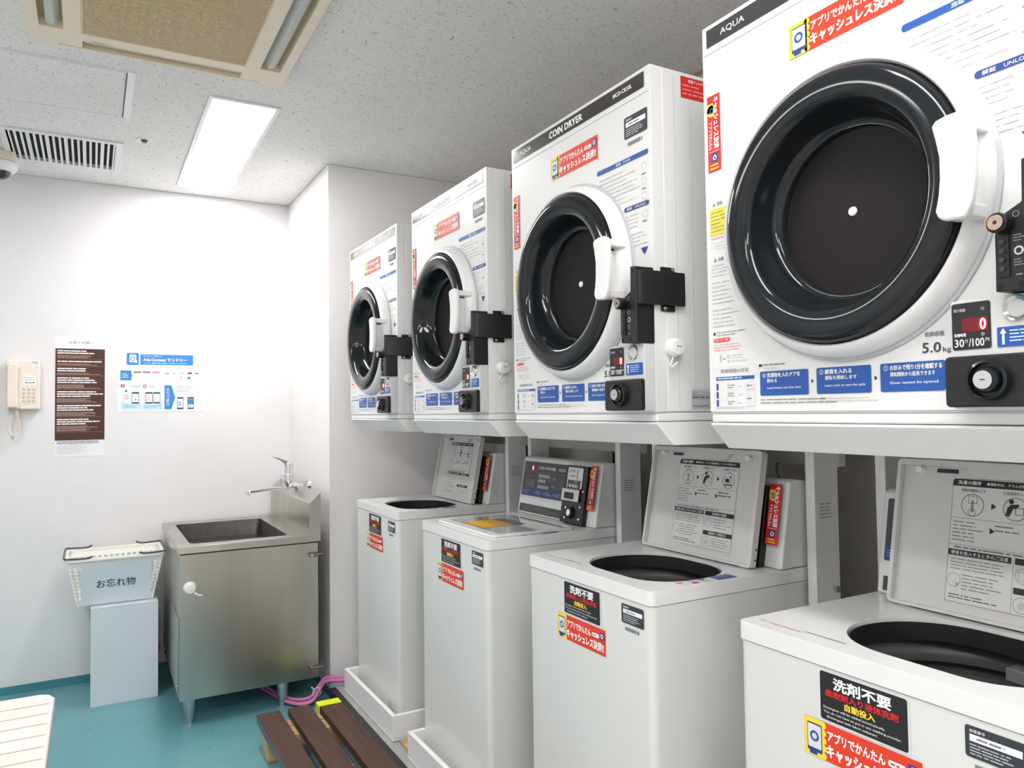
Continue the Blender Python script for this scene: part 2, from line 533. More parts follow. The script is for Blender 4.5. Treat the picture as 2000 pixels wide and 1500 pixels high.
# ------------------------------------------------------------------ access panel, vent, sprinkler, dome camera
pn = thing('ceiling_hatch', (-1.22, 3.055, ZC), 'framed inspection hatch in the ceiling between the vent and the cassette unit', 'ceiling hatch')
g = G(); g.prism(rr(-.44, .322, -.226, .226, .001, 1), 'z', -.004, 0, M_PLAS, [rr(-.43, .296, -.219, .219, .001, 1)]); g.build('frame', pn)
G().box(-.425, .292, -.214, .214, -.003, -.0005, M_CEIL).build('panel', pn)
g = G(); g.box(.2945, .297, -.222, .222, -.0045, -.0035, M_SHADOW); g.box(-.43, .297, -.222, -.2195, -.0045, -.0035, M_LGT); g.build('gap', pn)
g = G(); g.lathe([(.006, 0), (.006, .003), (.0001, .004)], (-.12, .222, -.004), (0, 0, -1), M_STEELP, 12); g.build('catch', pn)

vt = thing('air_vent', (-1.135, 3.805, ZC), 'slatted air vent in the ceiling above the far wall', 'air vent')
g = G(); g.prism(rr(-.225, .225, -.215, .215, .004, 2), 'z', -.008, 0, M_PLAS, [rr(-.193, .193, -.19, .19, .002, 1)]); g.build('frame', vt, .002)
g = G(); g.box(-.193, .193, -.19, .19, -.0015, -.0005, mat('duct_black', (8, 8, 10), .9)); g.build('duct', vt)
g = G()
for i in range(18):
    x = -.193+(i+.0)*.386/17
    wd = .0055+.003*((i*7) % 3 == 0)
    g.box(x-wd, x+wd*.6, -.19, .19, -.008, -.0015, M_PLAS)
g.build('slats', vt)
g = G(); g.box(-.193, .193, .150, .19, -.003, -.0018, M_GRYT); g.build('damper', vt)

sp = thing('sprinkler_head', (-.835, 3.51, ZC), 'small round sprinkler head in the ceiling', 'sprinkler')
g = G(); g.lathe([(.0001, .003), (.03, .003), (.032, 0)], (0, 0, 0), (0, 0, -1), M_PLAS, 24); g.build('cover_plate', sp)
g = G(); g.lathe([(.015, .003), (.013, .007), (.006, .008), (.0001, .008)], (0, 0, 0), (0, 0, -1), M_GRYT, 16); g.cyl((0, 0, -.007), (0, 0, -.012), .010, M_CHAR, 12); g.build('nozzle', sp)

dc = thing('security_camera', (-1.383, 3.955, ZC), 'white dome security camera with a dark lens under the ceiling', 'camera')
g = G(); g.box(-.06, .055, -.05, .05, -.045, 0, M_CREAM); g.build('mount', dc, .008, 3)
g = G(); g.lathe([(.0001, .045), (.06, .045), (.068, .053), (.068, .070), (.058, .086), (.04, .092), (.0001, .092)], (0, 0, 0), (0, 0, -1), M_PLAS, 36); g.build('housing', dc)
g = G(); g.sphere((.005, -.005, -.086), .038, M_GLOBE); g.build('lens_dome', dc)

# ------------------------------------------------------------------ things on the far wall
ph = thing('wall_telephone', (-1.305, YF, 1.335), 'ivory wall telephone with a coiled cord', 'telephone')
g = G(); g.box(-.068, .066, -.045, 0, 0, .232, M_PHONE); g.build('base', ph, .006, 3)
g = G(); g.prism([(-.060, .008), (-.022, .008), (-.021, .05), (-.024, .11), (-.021, .165), (-.021, .205), (-.03, .215), (-.056, .215), (-.064, .2), (-.064, .02)], 'y', -.085, -.047, M_PHONE)
g.build('handset', ph, .010, 4)
for z0_, z1_ in ((.19, .228), (.004, .05)): G().prism(rr(-.068, -.012, z0_, z1_, .012), 'y', -.056, -.044, M_PHONE).build('cradle', ph, .002)
for r_ in range(4):
    for c_ in range(3):
        G().cyl((.001+c_*.020, -.044, .095-r_*.0185), (.001+c_*.020, -.0475, .095-r_*.0185), .0065, M_PHONEB, 16).build('button', ph, .001)
s = S((-.068, -.0455, 0), (1, 0, 0), (0, 0, 1))
s.rect(.067, .118, .115, .160, M_WHT, 1); s.bars(.069, .116, .135, .157, 2, M_PHONEB, 2, .35, 5)
s.disc(.077, .126, .0032, M_BLK, 2); s.disc(.107, .127, .0032, M_BLK, 2); s.bars(.083, .104, .122, .131, 1, M_GRYT, 2, .5, 6); s.build('number_card', ph)
s = S((-.068, -.0455, 0), (1, 0, 0), (0, 0, 1))
s.rrect(.100, .125, .219, .228, .003, M_LGT, 1); s.bars(.068, .085, .218, .224, 1, M_PALE, 1); s.bars(.110, .122, .193, .2, 1, M_PALE, 1)
s.bars(.068, .104, .022, .028, 1, M_PHONEB, 1); s.build('nameplate', ph)
pts = []
for i in range(420):
    t = i/419
    a = PI*t
    if t < .5: base = Vector((-.045+.0-.012*math.sin(PI*t*2)*1.0, 0, .01-.13*math.sin(a)))
    else: base = Vector((-.045+.020*math.sin(PI*(t-.5)*2)+.012*(t-.5)*2, 0, .01-.13*math.sin(a)))
    ph_ = i*.9
    pts.append(base+Vector((.0055*math.cos(ph_), -.045+.0055*math.sin(ph_)*1.0, 0)))
G().tube(pts, .0018, M_PHONE, 5).build('coiled_cord', ph)

ps = S((-1.179, YF-.001, 1.104), (1, 0, 0), (0, 0, 1), .0004)
PW = .212
ps.rect(0, PW, 0, .59, M_PAPER, 0)
ps.rect(0, PW, .078, .528, M_BROWN, 1)
ps.text('注意とお願い', .055, .162, .552, .566, M_GRYT, 1, .0)
ps.bars(.02, .19, .538, .546, 1, M_PALE, 1, .35, 2)
y = .522
for nb, ns in ((2, 3), (1, 2), (2, 2), (3, 4), (3, 4), (3, 4), (3, 5)):
    ps.bars(.008, .205, y-.0108*nb, y, nb, M_WHT, 2, .52, nb*7+int(y*100), .06); y -= .0108*nb+.004
    ps.bars(.007, .195, y-.0054*ns, y, ns, mat('fine_print_tan', (168, 140, 132), .5) if nb == 2 and ns == 3 else bpy.data.materials['fine_print_tan'], 2, .55, int(y*90), .05); y -= .0054*ns+.004
    if y > .09: ps.rect(.008, .204, y, y+.0008, bpy.data.materials['fine_print_tan'], 2)
    y -= .0058
ps.bars(.008, .20, .060, .076, 2, M_GRYT, 2, .5, 77, .05)
ps.bars(.008, .17, .012, .056, 7, M_PALE, 2, .5, 78, .05)
po = ps.build('notice_poster')
tag(po, 'tall white and dark brown notice poster on the far wall', 'poster')

ps = S((-.910, YF-.001, 1.318), (1, 0, .0), (0, 0, 1), .0004)
W_, H_ = .408, .302
ps.rect(0, W_, 0, H_, M_PAPER, 0)
ps.rrect(.040, .096, .238, .300, .008, M_BLUEP, 1); ps.rect(.102, .352, .240, .294, M_BLUEP, 1)
ps.rrect(.053, .083, .253, .291, .004, M_PAPER, 2); ps.ring(.068, .270, .011, .004, M_BLUEP, 3); ps.disc(.082, .256, .007, M_PAPER, 4)
ps.text('キャッシュレス決済アプリ', .117, .205, .281, .289, M_PAPER, 2, .02)
ps.text('AQ-Connect ランドリー', .117, .322, .257, .275, M_PAPER, 2, .04)
ps.text('ユーザー登録不要で簡単にご利用いただけます', .117, .322, .245, .252, M_PAPER, 2, .01)
ps.text('こちらのコインランドリーはキャッシュレスアプリがご利用いただけます', .044, .352, .222, .230, M_GRYT, 2, 0)
ps.rect(.012, .062, .160, .210, M_BLUEP, 1); ps.bars(.018, .052, .172, .196, 3, M_LBLUE, 2, .5, 8); ps.tri(.066, .184, .010, M_YEL, 1)
ps.frame(.012, .195, .156, .212, .0008, M_LGT, 1)
for k in range(3): ps.rrect(.071+k*.043, .106+k*.043, .198, .206, .002, (M_GRYT, M_GRYT, M_PINKT)[k], 2)
for k in range(5):
    ps.bars(.215+k*.036, .240+k*.036, .190, .206, 1, (M_PINKT, M_LGT, M_LGT, M_BLUEP, M_GRYT)[k], 2, .4, 20+k)
    ps.bars(.215+k*.036, .236+k*.036, .166, .184, 1, (M_PALE, M_PALE, M_LGT, M_BLUEP, M_PALE)[k], 2, .5, 30+k)
ps.disc(.343, .200, .005, M_ORANGE, 3); ps.disc(.336, .200, .005, M_RED, 2)
ps.rect(.018, .108, .012, .140, mat('poster_pale_panel', (226, 240, 246), .5), 1); ps.rect(.116, .204, .012, .140, bpy.data.materials['poster_pale_panel'], 1)
ps.rect(.018, .108, .012, .045, M_LBLUE, 2); ps.rect(.116, .204, .012, .045, M_LBLUE, 2)
ps.disc(.022, .132, .009, M_RED, 2); ps.disc(.123, .130, .009, M_RED, 2)
ps.text('1', .020, .024, .127, .137, M_PAPER, 3, .03); ps.text('2', .120, .126, .125, .135, M_PAPER, 3, .03)
def phone_icon(a, b, w=.033, h=.058, m=None):
    ps.rrect(a, a+w, b, b+h, .003, M_CHAR, 3); ps.rect(a+.002, a+w-.002, b+.007, b+h-.008, m or M_PAPER, 4)
ps.frame(.022, .056, .04, .098, .001, M_PALE, 3); ps.bars(.028, .055, .062, .09, 3, M_PINKT, 3, .3, 9); ps.disc(.038, .106, .006, M_GRYT, 3)
phone_icon(.064, .042); ps.disc(.081, .062, .004, M_BLUEP, 5); phone_icon(.126, .042); phone_icon(.162, .042); ps.bars(.131, .155, .058, .085, 4, M_PINKT, 5, .3, 10); ps.bars(.167, .19, .055, .085, 3, M_LGT, 5, .3, 11)
ps.text('＋', .1155, .1245, .07, .08, M_PINKT, 3, .02)
ps.poly([(.215, .012), (.248, .012), (.266, .072), (.248, .136), (.215, .136)], M_BLUEP, 1); ps.text('あとはアプリで選ぶだけ', .224, .238, .03, .12, M_PAPER, 2, .02, rot=1)
ps.bars(.268, .365, .10, .135, 3, M_LGT, 2, .35, 12)
phone_icon(.275, .012, .031, .062); ps.bars(.280, .300, .03, .052, 2, M_BLUEP, 5, .45, 13); phone_icon(.325, .012, .031, .062); ps.rect(.327, .354, .036, .064, M_BLUEP, 5); ps.bars(.332, .350, .022, .032, 1, M_BLUEP, 5, .4, 14)
ps.bars(.118, .20, .020, .035, 2, M_BLUEP, 3, .25, 15); ps.bars(.03, .095, .020, .035, 2, M_BLUEP, 3, .25, 16); ps.bars(.06, .19, .123, .135, 1, M_LGT, 3, .4, 17)
po = ps.build('payment_poster')
po.rotation_euler = (0, 0, 0)
tag(po, 'white landscape poster with blue header on the far wall', 'poster')

# ------------------------------------------------------------------ sink
sk = thing('utility_sink', (-.41, 3.83, 0), 'stainless steel utility sink cabinet in the corner', 'sink')
ox, oy = .41, -3.83
def L(x0, x1, y0, y1, z0, z1): return (x0+ox, x1+ox, y0+oy, y1+oy, z0, z1)
g = G(); g.prism([(-.70+ox, 3.434+oy), (-.125+ox, 3.434+oy), (-.125+ox, 4.235+oy), (-.70+ox, 4.235+oy)], 'z', .113, .722, M_STEEL, [[(-.692+ox, 3.438+oy), (-.133+ox, 3.438+oy), (-.133+ox, 4.227+oy), (-.692+ox, 4.227+oy)]])
g.box(*L(-.691, -.134, 3.439, 4.226, .113, .118), M_STEEL)
g.build('cabinet', sk, .0015)
g = G(); g.prism([(a+ox, b+oy) for a, b in rr(-.708, -.115, 3.42, 4.245, .003, 2)], 'z', .7215, .75, M_STEEL, [[(a+ox, b+oy) for a, b in rr(-.655, -.245, 3.49, 4.15, .03, 4)]])
g.build('rim', sk, .002)
G().box(*L(-.699, -.126, 3.4325, 3.4335, .714, .7214), M_SHADOW).build('rim_shade', sk)  # dark strip stands in for the shade below the rim
g = G()
rim = [(a+ox, b+oy) for a, b in rr(-.655, -.245, 3.49, 4.15, .03, 4)]
low = [(a+ox, b+oy) for a, b in rr(-.642, -.258, 3.503, 4.137, .03, 4)]
n = len(rim)
g.add([(a, b, .748) for a, b in rim]+[(a, b, .672) for a, b in low], [(i, (i+1) % n, n+(i+1) % n, n+i) for i in range(n)]+[tuple(range(n, 2*n))], M_BASIN)
g.build('basin', sk, smooth=True)
g = G(); g.prism([(-.168+ox, .75), (-.168+ox, .893), (-.117+ox, .944), (-.117+ox, .7225), (-.15+ox, .7225), (-.168+ox, .7225)], 'y', 3.4185+oy, 4.246+oy, M_STEEL); g.build('backsplash', sk, .0015)
for x, y in ((-.656, 3.49), (-.272, 3.49), (-.656, 4.17), (-.18, 4.17)):
    g = G(); g.lathe([(.030, .113), (.022, .03), (.016, .012), (.018, 0), (.0001, 0)], (x+ox, y+oy, 0), (0, 0, 1), M_STEELP, 20); g.build('leg', sk)
g = G(); g.lathe([(.0001, .03), (.018, .028), (.024, .016), (.027, 0)], (-.661+ox, 3.434+oy, .576), (0, -1, 0), M_PLAS, 24); g.tube([(-.648+ox, 3.41+oy, .560), (-.63+ox, 3.405+oy, .548), (-.617+ox, 3.408+oy, .546)], .004, M_PLAS, 8); g.build('hook', sk)
for z in (.663, .163):
    g = G(); g.box(*L(-.168, -.128, 3.418, 3.4338, z-.009, z+.009), M_RUST)
    g.tube([(-.158+ox, 3.414+oy, z), (-.112+ox, 3.405+oy, z+.004), (-.098+ox, 3.41+oy, z)], .005, M_RUST, 8)
    g.cyl((-.158+ox, 3.42+oy, z), (-.158+ox, 3.408+oy, z), .007, M_STEELP, 10); g.build('latch', sk, .001)
g = G(); g.box(*L(-.7035, -.7005, 3.47, 4.12, .135, .45), M_STEEL); g.build('side_panel', sk, .001)
for y, z in ((3.49, .43), (4.09, .43), (3.49, .16), (4.09, .16)): G().sphere((-.704+ox, y+oy, z), .006, M_STEELP, .5, n=10, k=6).build('rivet', sk)

fc = thing('faucet', (XC, 3.83, .935), 'chrome lever faucet with a long spout above the sink', 'faucet')
fx, fy, fz = XC, 3.83, .935
g = G(); g.lathe([(.0001, .012), (.022, .012), (.026, 0)], (0, 0, 0), (-1, 0, 0), M_CHROME, 24); g.cyl((-.010, 0, 0), (-.062, 0, .004), .011, M_CHROME); g.cyl((-.028, -.022, 0), (-.028, .022, 0), .014, M_CHROME)
g.build('wall_mount', fc)
g = G(); g.lathe([(.012, -.002), (.018, .01), (.020, .022), (.027, .03), (.027, .062), (.021, .066), (.021, .095), (.020, .118), (.012, .126), (.0001, .127)], (-.104, 0, 0), (0, 0, 1), M_CHROME, 28)
g.cyl((-.062, 0, .004), (-.104, 0, .012), .015, M_CHROME); g.build('body', fc)
g = G(); g.prism([(-.198, .153), (-.165, .150), (-.135, .138), (-.105, .127), (-.086, .118), (-.084, .096), (-.124, .100), (-.128, .118), (-.150, .135), (-.175, .146)], 'y', -.014, .014, M_CHROME); g.build('lever', fc, .004, 3)
g = G(); g.tube([(-.095, 0, -.002), (-.2, 0, -.006), (-.29, 0, -.012), (-.298, 0, -.014)], .007, M_CHROME, 14); g.cyl((-.298, 0, -.008), (-.298, 0, -.028), .012, M_CHROME, 18); g.build('spout', fc)
g = G(); g.tube([(-.120, -.02, .055), (-.140, -.02, .06), (-.146, -.02, .045), (-.148, -.02, -.05), (-.150, -.02, -.19), (-.150, -.02, -.235)], .0012, M_STEELP, 6); g.build('chain', fc)

g = G(); g.tube([(-.748, 4.24, 0), (-.748, 4.24, .12), (-.748, 4.24, .36)], .008, M_RUST, 10); g.cyl((-.77, 4.24, .26), (-.722, 4.24, .26), .011, M_RUST); g.cyl((-.748, 4.24, .245), (-.748, 4.24, .275), .014, M_RUST); g.tube([(-.735, 4.235, .1), (-.72, 4.20, .14), (-.735, 4.20, .2)], .005, M_PINK, 8)
tag(g.build('water_pipe'), 'thin rusty water pipe with a valve between the white stand and the sink', 'pipe')

# ------------------------------------------------------------------ white stand and basket
g = G(); g.box(-1.022, -.748, 3.898, 3.904, 0, .431, M_BOARD); g.box(-1.022, -.748, 3.898, 4.20, .431, .437, M_BOARD)
g.box(-1.022, -1.016, 3.904, 4.20, 0, .431, M_BOARD); g.box(-.754, -.748, 3.904, 4.20, 0, .431, M_BOARD)
tag(g.build('display_stand', None, .001), 'plain white box stand on the floor beside the sink', 'stand')

bk = thing('basket', (-.922, 4.06, .438), 'ivory plastic basket of perforated walls on the white stand', 'basket')
def wall_panel(g, A, B, C_, D, nx, nz, m, mu=.12, mv=.14):
    """perforated quad A,B (bottom) C_,D (top): a grid of holes with ribs"""
    A, B, C_, D = map(Vector, (A, B, C_, D))
    def Q(u, v): return (A*(1-u)+B*u)*(1-v)+(D*(1-u)+C_*u)*v
    nrm = (B-A).cross(D-A).normalized()*.0012
    def rib(u0, u1, v0, v1):
        c = [Q(u0, v0), Q(u1, v0), Q(u1, v1), Q(u0, v1)]
        g.add([p-nrm for p in c]+[p+nrm for p in c], [(3, 2, 1, 0), (4, 5, 6, 7), (0, 1, 5, 4), (1, 2, 6, 5), (2, 3, 7, 6), (3, 0, 4, 7)], m)
    rib(0, 1, 0, mv); rib(0, 1, 1-mv, 1)
    du = (1-2*mu*.3)/nx
    for i in range(nx+1):
        u = mu*.3+i*du
        rib(max(0, u-du*.2), min(1, u+du*.2), mv, 1-mv)
    dv = (1-2*mv)/nz
    for j in range(1, nz):
        v = mv+j*dv
        rib(0, 1, v-dv*.2, v+dv*.2)
BT = [(-.195, -.155), (.195, -.155), (.195, .15), (-.195, .15)]
BB = [(-.155, -.10), (.155, -.10), (.155, .11), (-.155, .11)]
g = G()
for i in range(4):
    j = (i+1) % 4
    a, b, c, d = BB[i], BB[j], BT[j], BT[i]
    wall_panel(g, (a[0], a[1], .002), (b[0], b[1], .002), (c[0], c[1], .215), (d[0], d[1], .215), 14 if i % 2 == 0 else 9, 9, M_IVORY)
g.box(-.155, .155, -.10, .11, 0, .004, M_IVORY)
g.build('body', bk)
g = G(); g.prism(rr(-.202, .202, -.165, .16, .03), 'z', .211, .222, M_IVORY, [rr(-.192, .192, -.152, .147, .025)]); g.build('rim', bk, .003)
for sx in (-1, 1):
    g = G(); g.tube([(sx*.095, -.163, .232), (sx*.12, -.163, .225), (sx*.19, -.163, .228), (sx*.205, -.150, .23), (sx*.207, 0, .232), (sx*.205, .145, .23), (sx*.19, .158, .228), (sx*.12, .158, .226), (sx*.095, .158, .235)], .0042, M_WIRE, 8, smooth=4)
    g.build('handle', bk)
th = math.atan2(.055, .213)
s = S((-.150, -.1062, .006), (1, 0, 0), (0, -math.sin(th), math.cos(th)), .001)
s.poly([(.010, 0), (.295, 0), (.297, .190), (.008, .190)], M_PAPERB, 2)
s.text('お忘れ物', .072, .230, .078, .118, M_BLK, 3, .0)
s.build('paper_sign', bk)

# ------------------------------------------------------------------ bench at the lower left
bn = thing('slatted_bench', (-1.52, 2.3, 0), 'white slatted bench at the lower left edge', 'bench')
g = G()
yy = [2.868, 2.754, 2.665, 2.581, 2.493, 2.407, 2.323, 2.235, 2.145, 2.055, 1.965, 1.875]
g.prism([(-.40, 1.80-2.3), (.39, 1.80-2.3), (.400, 1.81-2.3), (.400, 2.81-2.3), (.385, 2.845-2.3), (.36, 2.86-2.3), (-.40, 2.868-2.3)], 'z', .375, .418, M_BENCH); g.build('top', bn, .008, 3)
g = G(); g.flat = True
for y in yy[1:]:
    g.add([(-.39, y-2.3-.0022, .4186), (.388, y-2.3-.0022-.0, .4186), (.388, y-2.3+.0022, .4186), (-.39, y-2.3+.0022, .4186)], [(0, 1, 2, 3)], M_BENCHG)
g.build('slat_joints', bn)
for x, y in ((-.35, -.42), (.30, -.42), (-.35, .42), (.30, .42)): G().cyl((x, y, 0), (x, y, .376), .018, M_BENCH).build('leg', bn)

# ------------------------------------------------------------------ platform, hoses, pallet
g = G(); g.box(-.100, XB, YN, 3.345, 0, .080, M_BLKM); g.box(-.100, -.074, YN, 3.345, .080, .0852, M_BLKM); g.box(-.074, XB, YN, 3.343, .080, .085, M_BRIDGE)
struct(g.build('trim_5'), 'dark edged raised machine platform')
g = G(); g.box(-.03, .03, 2.56, 2.66, .085, .097, M_PINE); tag(g.build('wooden_shim'), 'small pine shim lying on the platform between two drip trays', 'wood block')
hs = thing('drain_hoses', (-.1, 3.5, 0), 'bundle of pink translucent hoses running from the drip tray under the sink', 'hose')
for k, (dy, dz) in enumerate(((0, 0), (.014, .004), (-.012, .006), (.004, .015))):
    p = [(.10, -.20+dy, .125+dz), (.045, -.15+dy, .108+dz), (.02, -.11+dy, .10+dz), (.0+.02*0, -.07+dy, .085+dz), (-.02, -.06+dy, .055+dz), (-.06, -.085+dy*1.5, .022+dz), (-.11, -.07+dy*2, .012+dz), (-.16, .0+dy*2, .012+dz), (-.20, .15+dy*3, .012+dz), (-.26, .40+dy*3, .012+dz)]
    G().tube(p, .008, M_PINK, 10, smooth=6).build('hose', hs)
g = G(); g.tube([(-.035+.018*math.cos(t*PI/6), -.075, .05+.02*math.sin(t*PI/6)) for t in range(13)], .0022, M_WHT, 6); g.tube([(-.05, -.075, .065), (-.06, -.08, .078)], .003, M_WHT, 6); g.build('cable_tie', hs)

pl = thing('wooden_pallet', (-.287, 2.5, 0), 'low pallet of three dark brown slats on the floor', 'pallet')
PXO, PYO = .287, -2.5
for (a, b), ye in zip(((-.452, -.363), (-.332, -.245), (-.214, -.124)), (3.123, 3.12, 3.12)):
    g = G(); g.box(a+PXO, b+PXO, 1.3+PYO, ye+PYO, .088, .12, M_WOOD)
    g.build('slat', pl, .004)
g = G(); g.box(-.4535+PXO, -.4515+PXO, 1.3+PYO, 3.11+PYO, .091, .116, M_BLUEPT); g.build('painted_edge', pl)
for y0, y1 in ((3.03, 3.085), (2.93, 3.02), (2.15, 2.24), (1.4, 1.5)):
    G().box(-.445+PXO, -.13+PXO, y0+PYO, y1+PYO, .046, .088, M_PINE).build('bearer', pl, .002)
for x in (-.41, -.17):
    for y in (2.98, 2.2, 1.45):
        G().box(x-.035+PXO, x+.035+PXO, y-.05+PYO, y+.05+PYO, 0, .046, M_PINE).build('block', pl, .002)
g = G(); x0, x1 = -.219+PXO, -.127+PXO
g.box(x0, x1, 3.07+PYO, 3.1225+PYO, .12, .1222, M_YELTAPE); g.box(x0, x0+.003, 3.07+PYO, 3.1225+PYO, .084, .12, M_YELTAPE); g.box(x0+.003, x1, 3.1205+PYO, 3.1225+PYO, .088, .12, M_YELTAPE)
g.build('warning_tape', pl, .0005)

# ------------------------------------------------------------------ shared sticker art
def pay_sticker(org, right, up, w, h):
    s = S(org, right, up)
    s.rect(0, w, 0, h, M_ORANGE, 1)
    q = w*.18
    s.rect(0, q, 0, h, M_YEL, 2)
    for k in range(5): s.disc(q, h*(k+.5)/5, h*.10, M_YEL, 2, 12)
    s.rrect(w*.03, w*.17, h*.12, h*.88, w*.012, M_NAVY, 3); s.rrect(w*.037, w*.163, h*.22, h*.84, w*.01, M_PALE, 4)
    s.ring(w*.10, h*.54, w*.042, w*.018, M_BLUE, 5); s.rect(w*.05, w*.12, h*.04, h*.12, M_NAVY, 3)
    s.text('アプリでかんたん', w*.22, w*.72, h*.56, h*.84, M_WHT, 3, .035)
    s.rrect(w*.74, w*.88, h*.60, h*.76, h*.07, M_WHT, 3); s.bars(w*.76, w*.86, h*.63, h*.73, 1, M_RED, 4, .45, 4)
    s.rrect(w*.895, w*.98, h*.58, h*.86, w*.012, M_NAVY, 3); s.ring(w*.937, h*.73, w*.026, w*.012, M_WHT, 4)
    s.text('キャッシュレス決済!!', w*.21, w*.97, h*.12, h*.48, M_WHT, 3, .045)
    return s
def pay_sticker_vertical(org, right, up, w, h):
    """tall version; lettering reads downwards"""
    s = S(org, right, up)
    s.rect(0, w, 0, h, M_RED, 1)
    s.disc(w*.32, h*.80, w*.34, M_YEL, 2); s.rect(0, w*.5, h*.78, h*.9, M_YEL, 2); s.ring(w*.36, h*.80, w*.17, w*.08, M_BLUE, 3)
    s.text('キャッシュレス決済', w*.50, w*.93, h*.29, h*.96, M_WHT, 4, .04, rot=1)
    s.text('アプリでかんたん', w*.12, w*.40, h*.29, h*.66, M_WHT, 3, .02, rot=1)
    s.rect(w*.1, w*.9, h*.262, h*.268, M_WHT, 2)
    s.rrect(w*.30, w*.78, h*.12, h*.24, w*.06, M_NAVY, 2); s.ring(w*.54, h*.18, w*.15, w*.07, M_WHT, 3)
    s.bars(w*.15, w*.9, h*.02, h*.11, 2, M_YEL, 2, .4, 5)
    return s
def number_sticker(s, w, h):
    s.rrect(0, w, 0, h, w*.05, M_CHAR, 1)
    s.rect(w*.08, w*.93, h*.52, h*.74, M_WHT, 2); s.bars(w*.2, w*.85, h*.57, h*.69, 1, M_GRYT, 3, .5, 3)
    s.text('設置番号', w*.08, w*.34, h*.80, h*.90, M_WHT, 2, .0)
    s.bars(w*.08, w*.93, h*.08, h*.46, 4, M_LGT, 2, .4, 9)

# ------------------------------------------------------------------ dryers
ZB = 1.2724; Y1 = 3.3337; PITCH = .7558; DW = .6; DH = .7564; DD = .62
Rn, Uz = (0, -1, 0), (0, 0, 1)
def fs(u, v, x=-.0006): return S((x, -u, v), Rn, Uz)
dr = thing('coin_dryer', (0, Y1, ZB), '', 'clothes dryer', 'coin operated tumble dryers')
# body: front panel, cabinet sides, base lip
g = G()
g.prism(rr(-DW, 0, .020, DH, .002, 2), 'x', 0, .03, M_APP, [[(-.302+.185*math.cos(2*PI*i/64), .331+.185*math.sin(2*PI*i/64)) for i in range(64)]])
g.build('front_panel', dr, .006, 3)
g = G(); g.box(.0305, DD, -DW, 0, .020, DH, M_APP); g.build('cabinet', dr, .003, 2)
g = G(); g.box(.002, DD, -DW+.001, -.001, 0, .018, M_APP); g.build('base_lip', dr, .004, 2)
g = G(); g.box(.001, DD-.01, -DW+.003, -.003, .017, .0215, M_LGT); g.build('base_seam', dr)
g = G(); g.box(-.0008, .001, -DW+.008, -.004, .7005, .7020, M_LGT); g.build('panel_seam', dr)
# side seams
g = G()
for x in (.062, .108): g.box(x, x+.0012, -DW-.0006, -DW, .03, .74, M_LGT)
g.build('side_seam', dr)
# header band
BANDM = mat('header_gloss', (52, 53, 57), .16, spec=.8, coat=.8)
s = fs(0, 0); s.rect(.012, .580, .714, .748, BANDM, 1)
s.text('AQUA', .048, .108, .723, .737, M_WHT, 2, .01)
s.text('COIN DRYER', .200, .350, .7215, .7395, M_WHT, 2, .035)
s.text('MCD-CK50L', .472, .540, .7265, .7360, M_WHT, 2, .02)
s.build('header_label', dr)
pay_sticker((-.0006, -.205, .611), Rn, Uz, .205, .056).build('payment_sticker', dr)
pay_sticker_vertical((-.0006, -.010, .473), Rn, Uz, .033, .146).build('vertical_sticker', dr)
s = fs(.510, .620); number_sticker(s, .079, .048); s.bars(.012, .062, -.018, -.008, 1, M_GRYT, 1, .8, 2); s.build('number_label', dr)
# instructions on the right
s = fs(0, 0)
s.rrect(.405, .590, .5675, .5785, .005, M_BLUE, 1); s.text('施錠　LOCK', .478, .530, .5695, .5765, M_WHT, 2, .0)
s.bars(.415, .560, .500, .558, 6, M_LGT, 1, .28, 31); s.bars(.455, .560, .405+.075, .500, 2, M_PALE, 1, .28, 32)
for k in range(3):
    s.ring(.575, .545-k*.032, .0085, .0012, M_LGT, 1); s.bars(.566, .584, .526-k*.032, .531-k*.032, 1, M_GRYT, 1, .5, 33+k)
s.rrect(.505, .590, .4590, .4695, .005, M_NAVY, 1); s.text('解錠　UNLOCK', .515, .580, .461, .4675, M_WHT, 2, .0)
s.bars(.510, .560, .418, .452, 4, M_LGT, 1, .28, 37); s.ring(.577, .442, .0085, .0012, M_LGT, 1); s.bars(.567, .586, .424, .430, 1, M_GRYT, 1, .5, 38)
s.bars(.528, .585, .376, .410, 4, M_LGT, 1, .3, 39)
s.tri(.572, .364, .012, M_NAVY, 1, 1)
s.build('lock_instructions', dr)
# left warning column
s = fs(0, 0)
s.poly([(.018, .407), (.022, .414), (.026, .407)], M_GRYT, 1); s.text('警告', .030, .044, .407, .414, M_GRYT, 1, .01)
s.rect(.011, .057, .352, .402, M_YEL, 1); s.bars(.014, .054, .356, .398, 6, M_GRYT, 2, .25, 41)
s.bars(.012, .06, .343, .349, 1, M_PINKT, 1, .3, 40)
s.ring(.018, .333, .006, .001, M_LGT, 1); s.bars(.027, .062, .322, .34, 3, M_LGT, 1, .25, 42)
s.poly([(.018, .302), (.022, .309), (.026, .302)], M_GRYT, 1); s.text('注意', .030, .044, .302, .309, M_GRYT, 1, .01)
s.bars(.012, .064, .272, .298, 4, M_LGT, 1, .25, 43); s.bars(.012, .070, .220, .266, 6, M_LGT, 1, .25, 44); s.bars(.012, .086, .176, .214, 5, M_LGT, 1, .25, 45)
s.disc(.016, .166, .003, M_CHAR, 1); s.bars(.022, .095, .160, .170, 2, M_GRYT, 1, .25, 46)
s.rrect(.014, .055, .150, .157, .003, M_ORANGE, 1); s.text('乾燥フィルターの掃除', .017, .052, .1512, .1558, M_WHT, 2, 0.)
s.bars(.014, .098, .132, .147, 3, M_PINKT, 1, .25, 47)
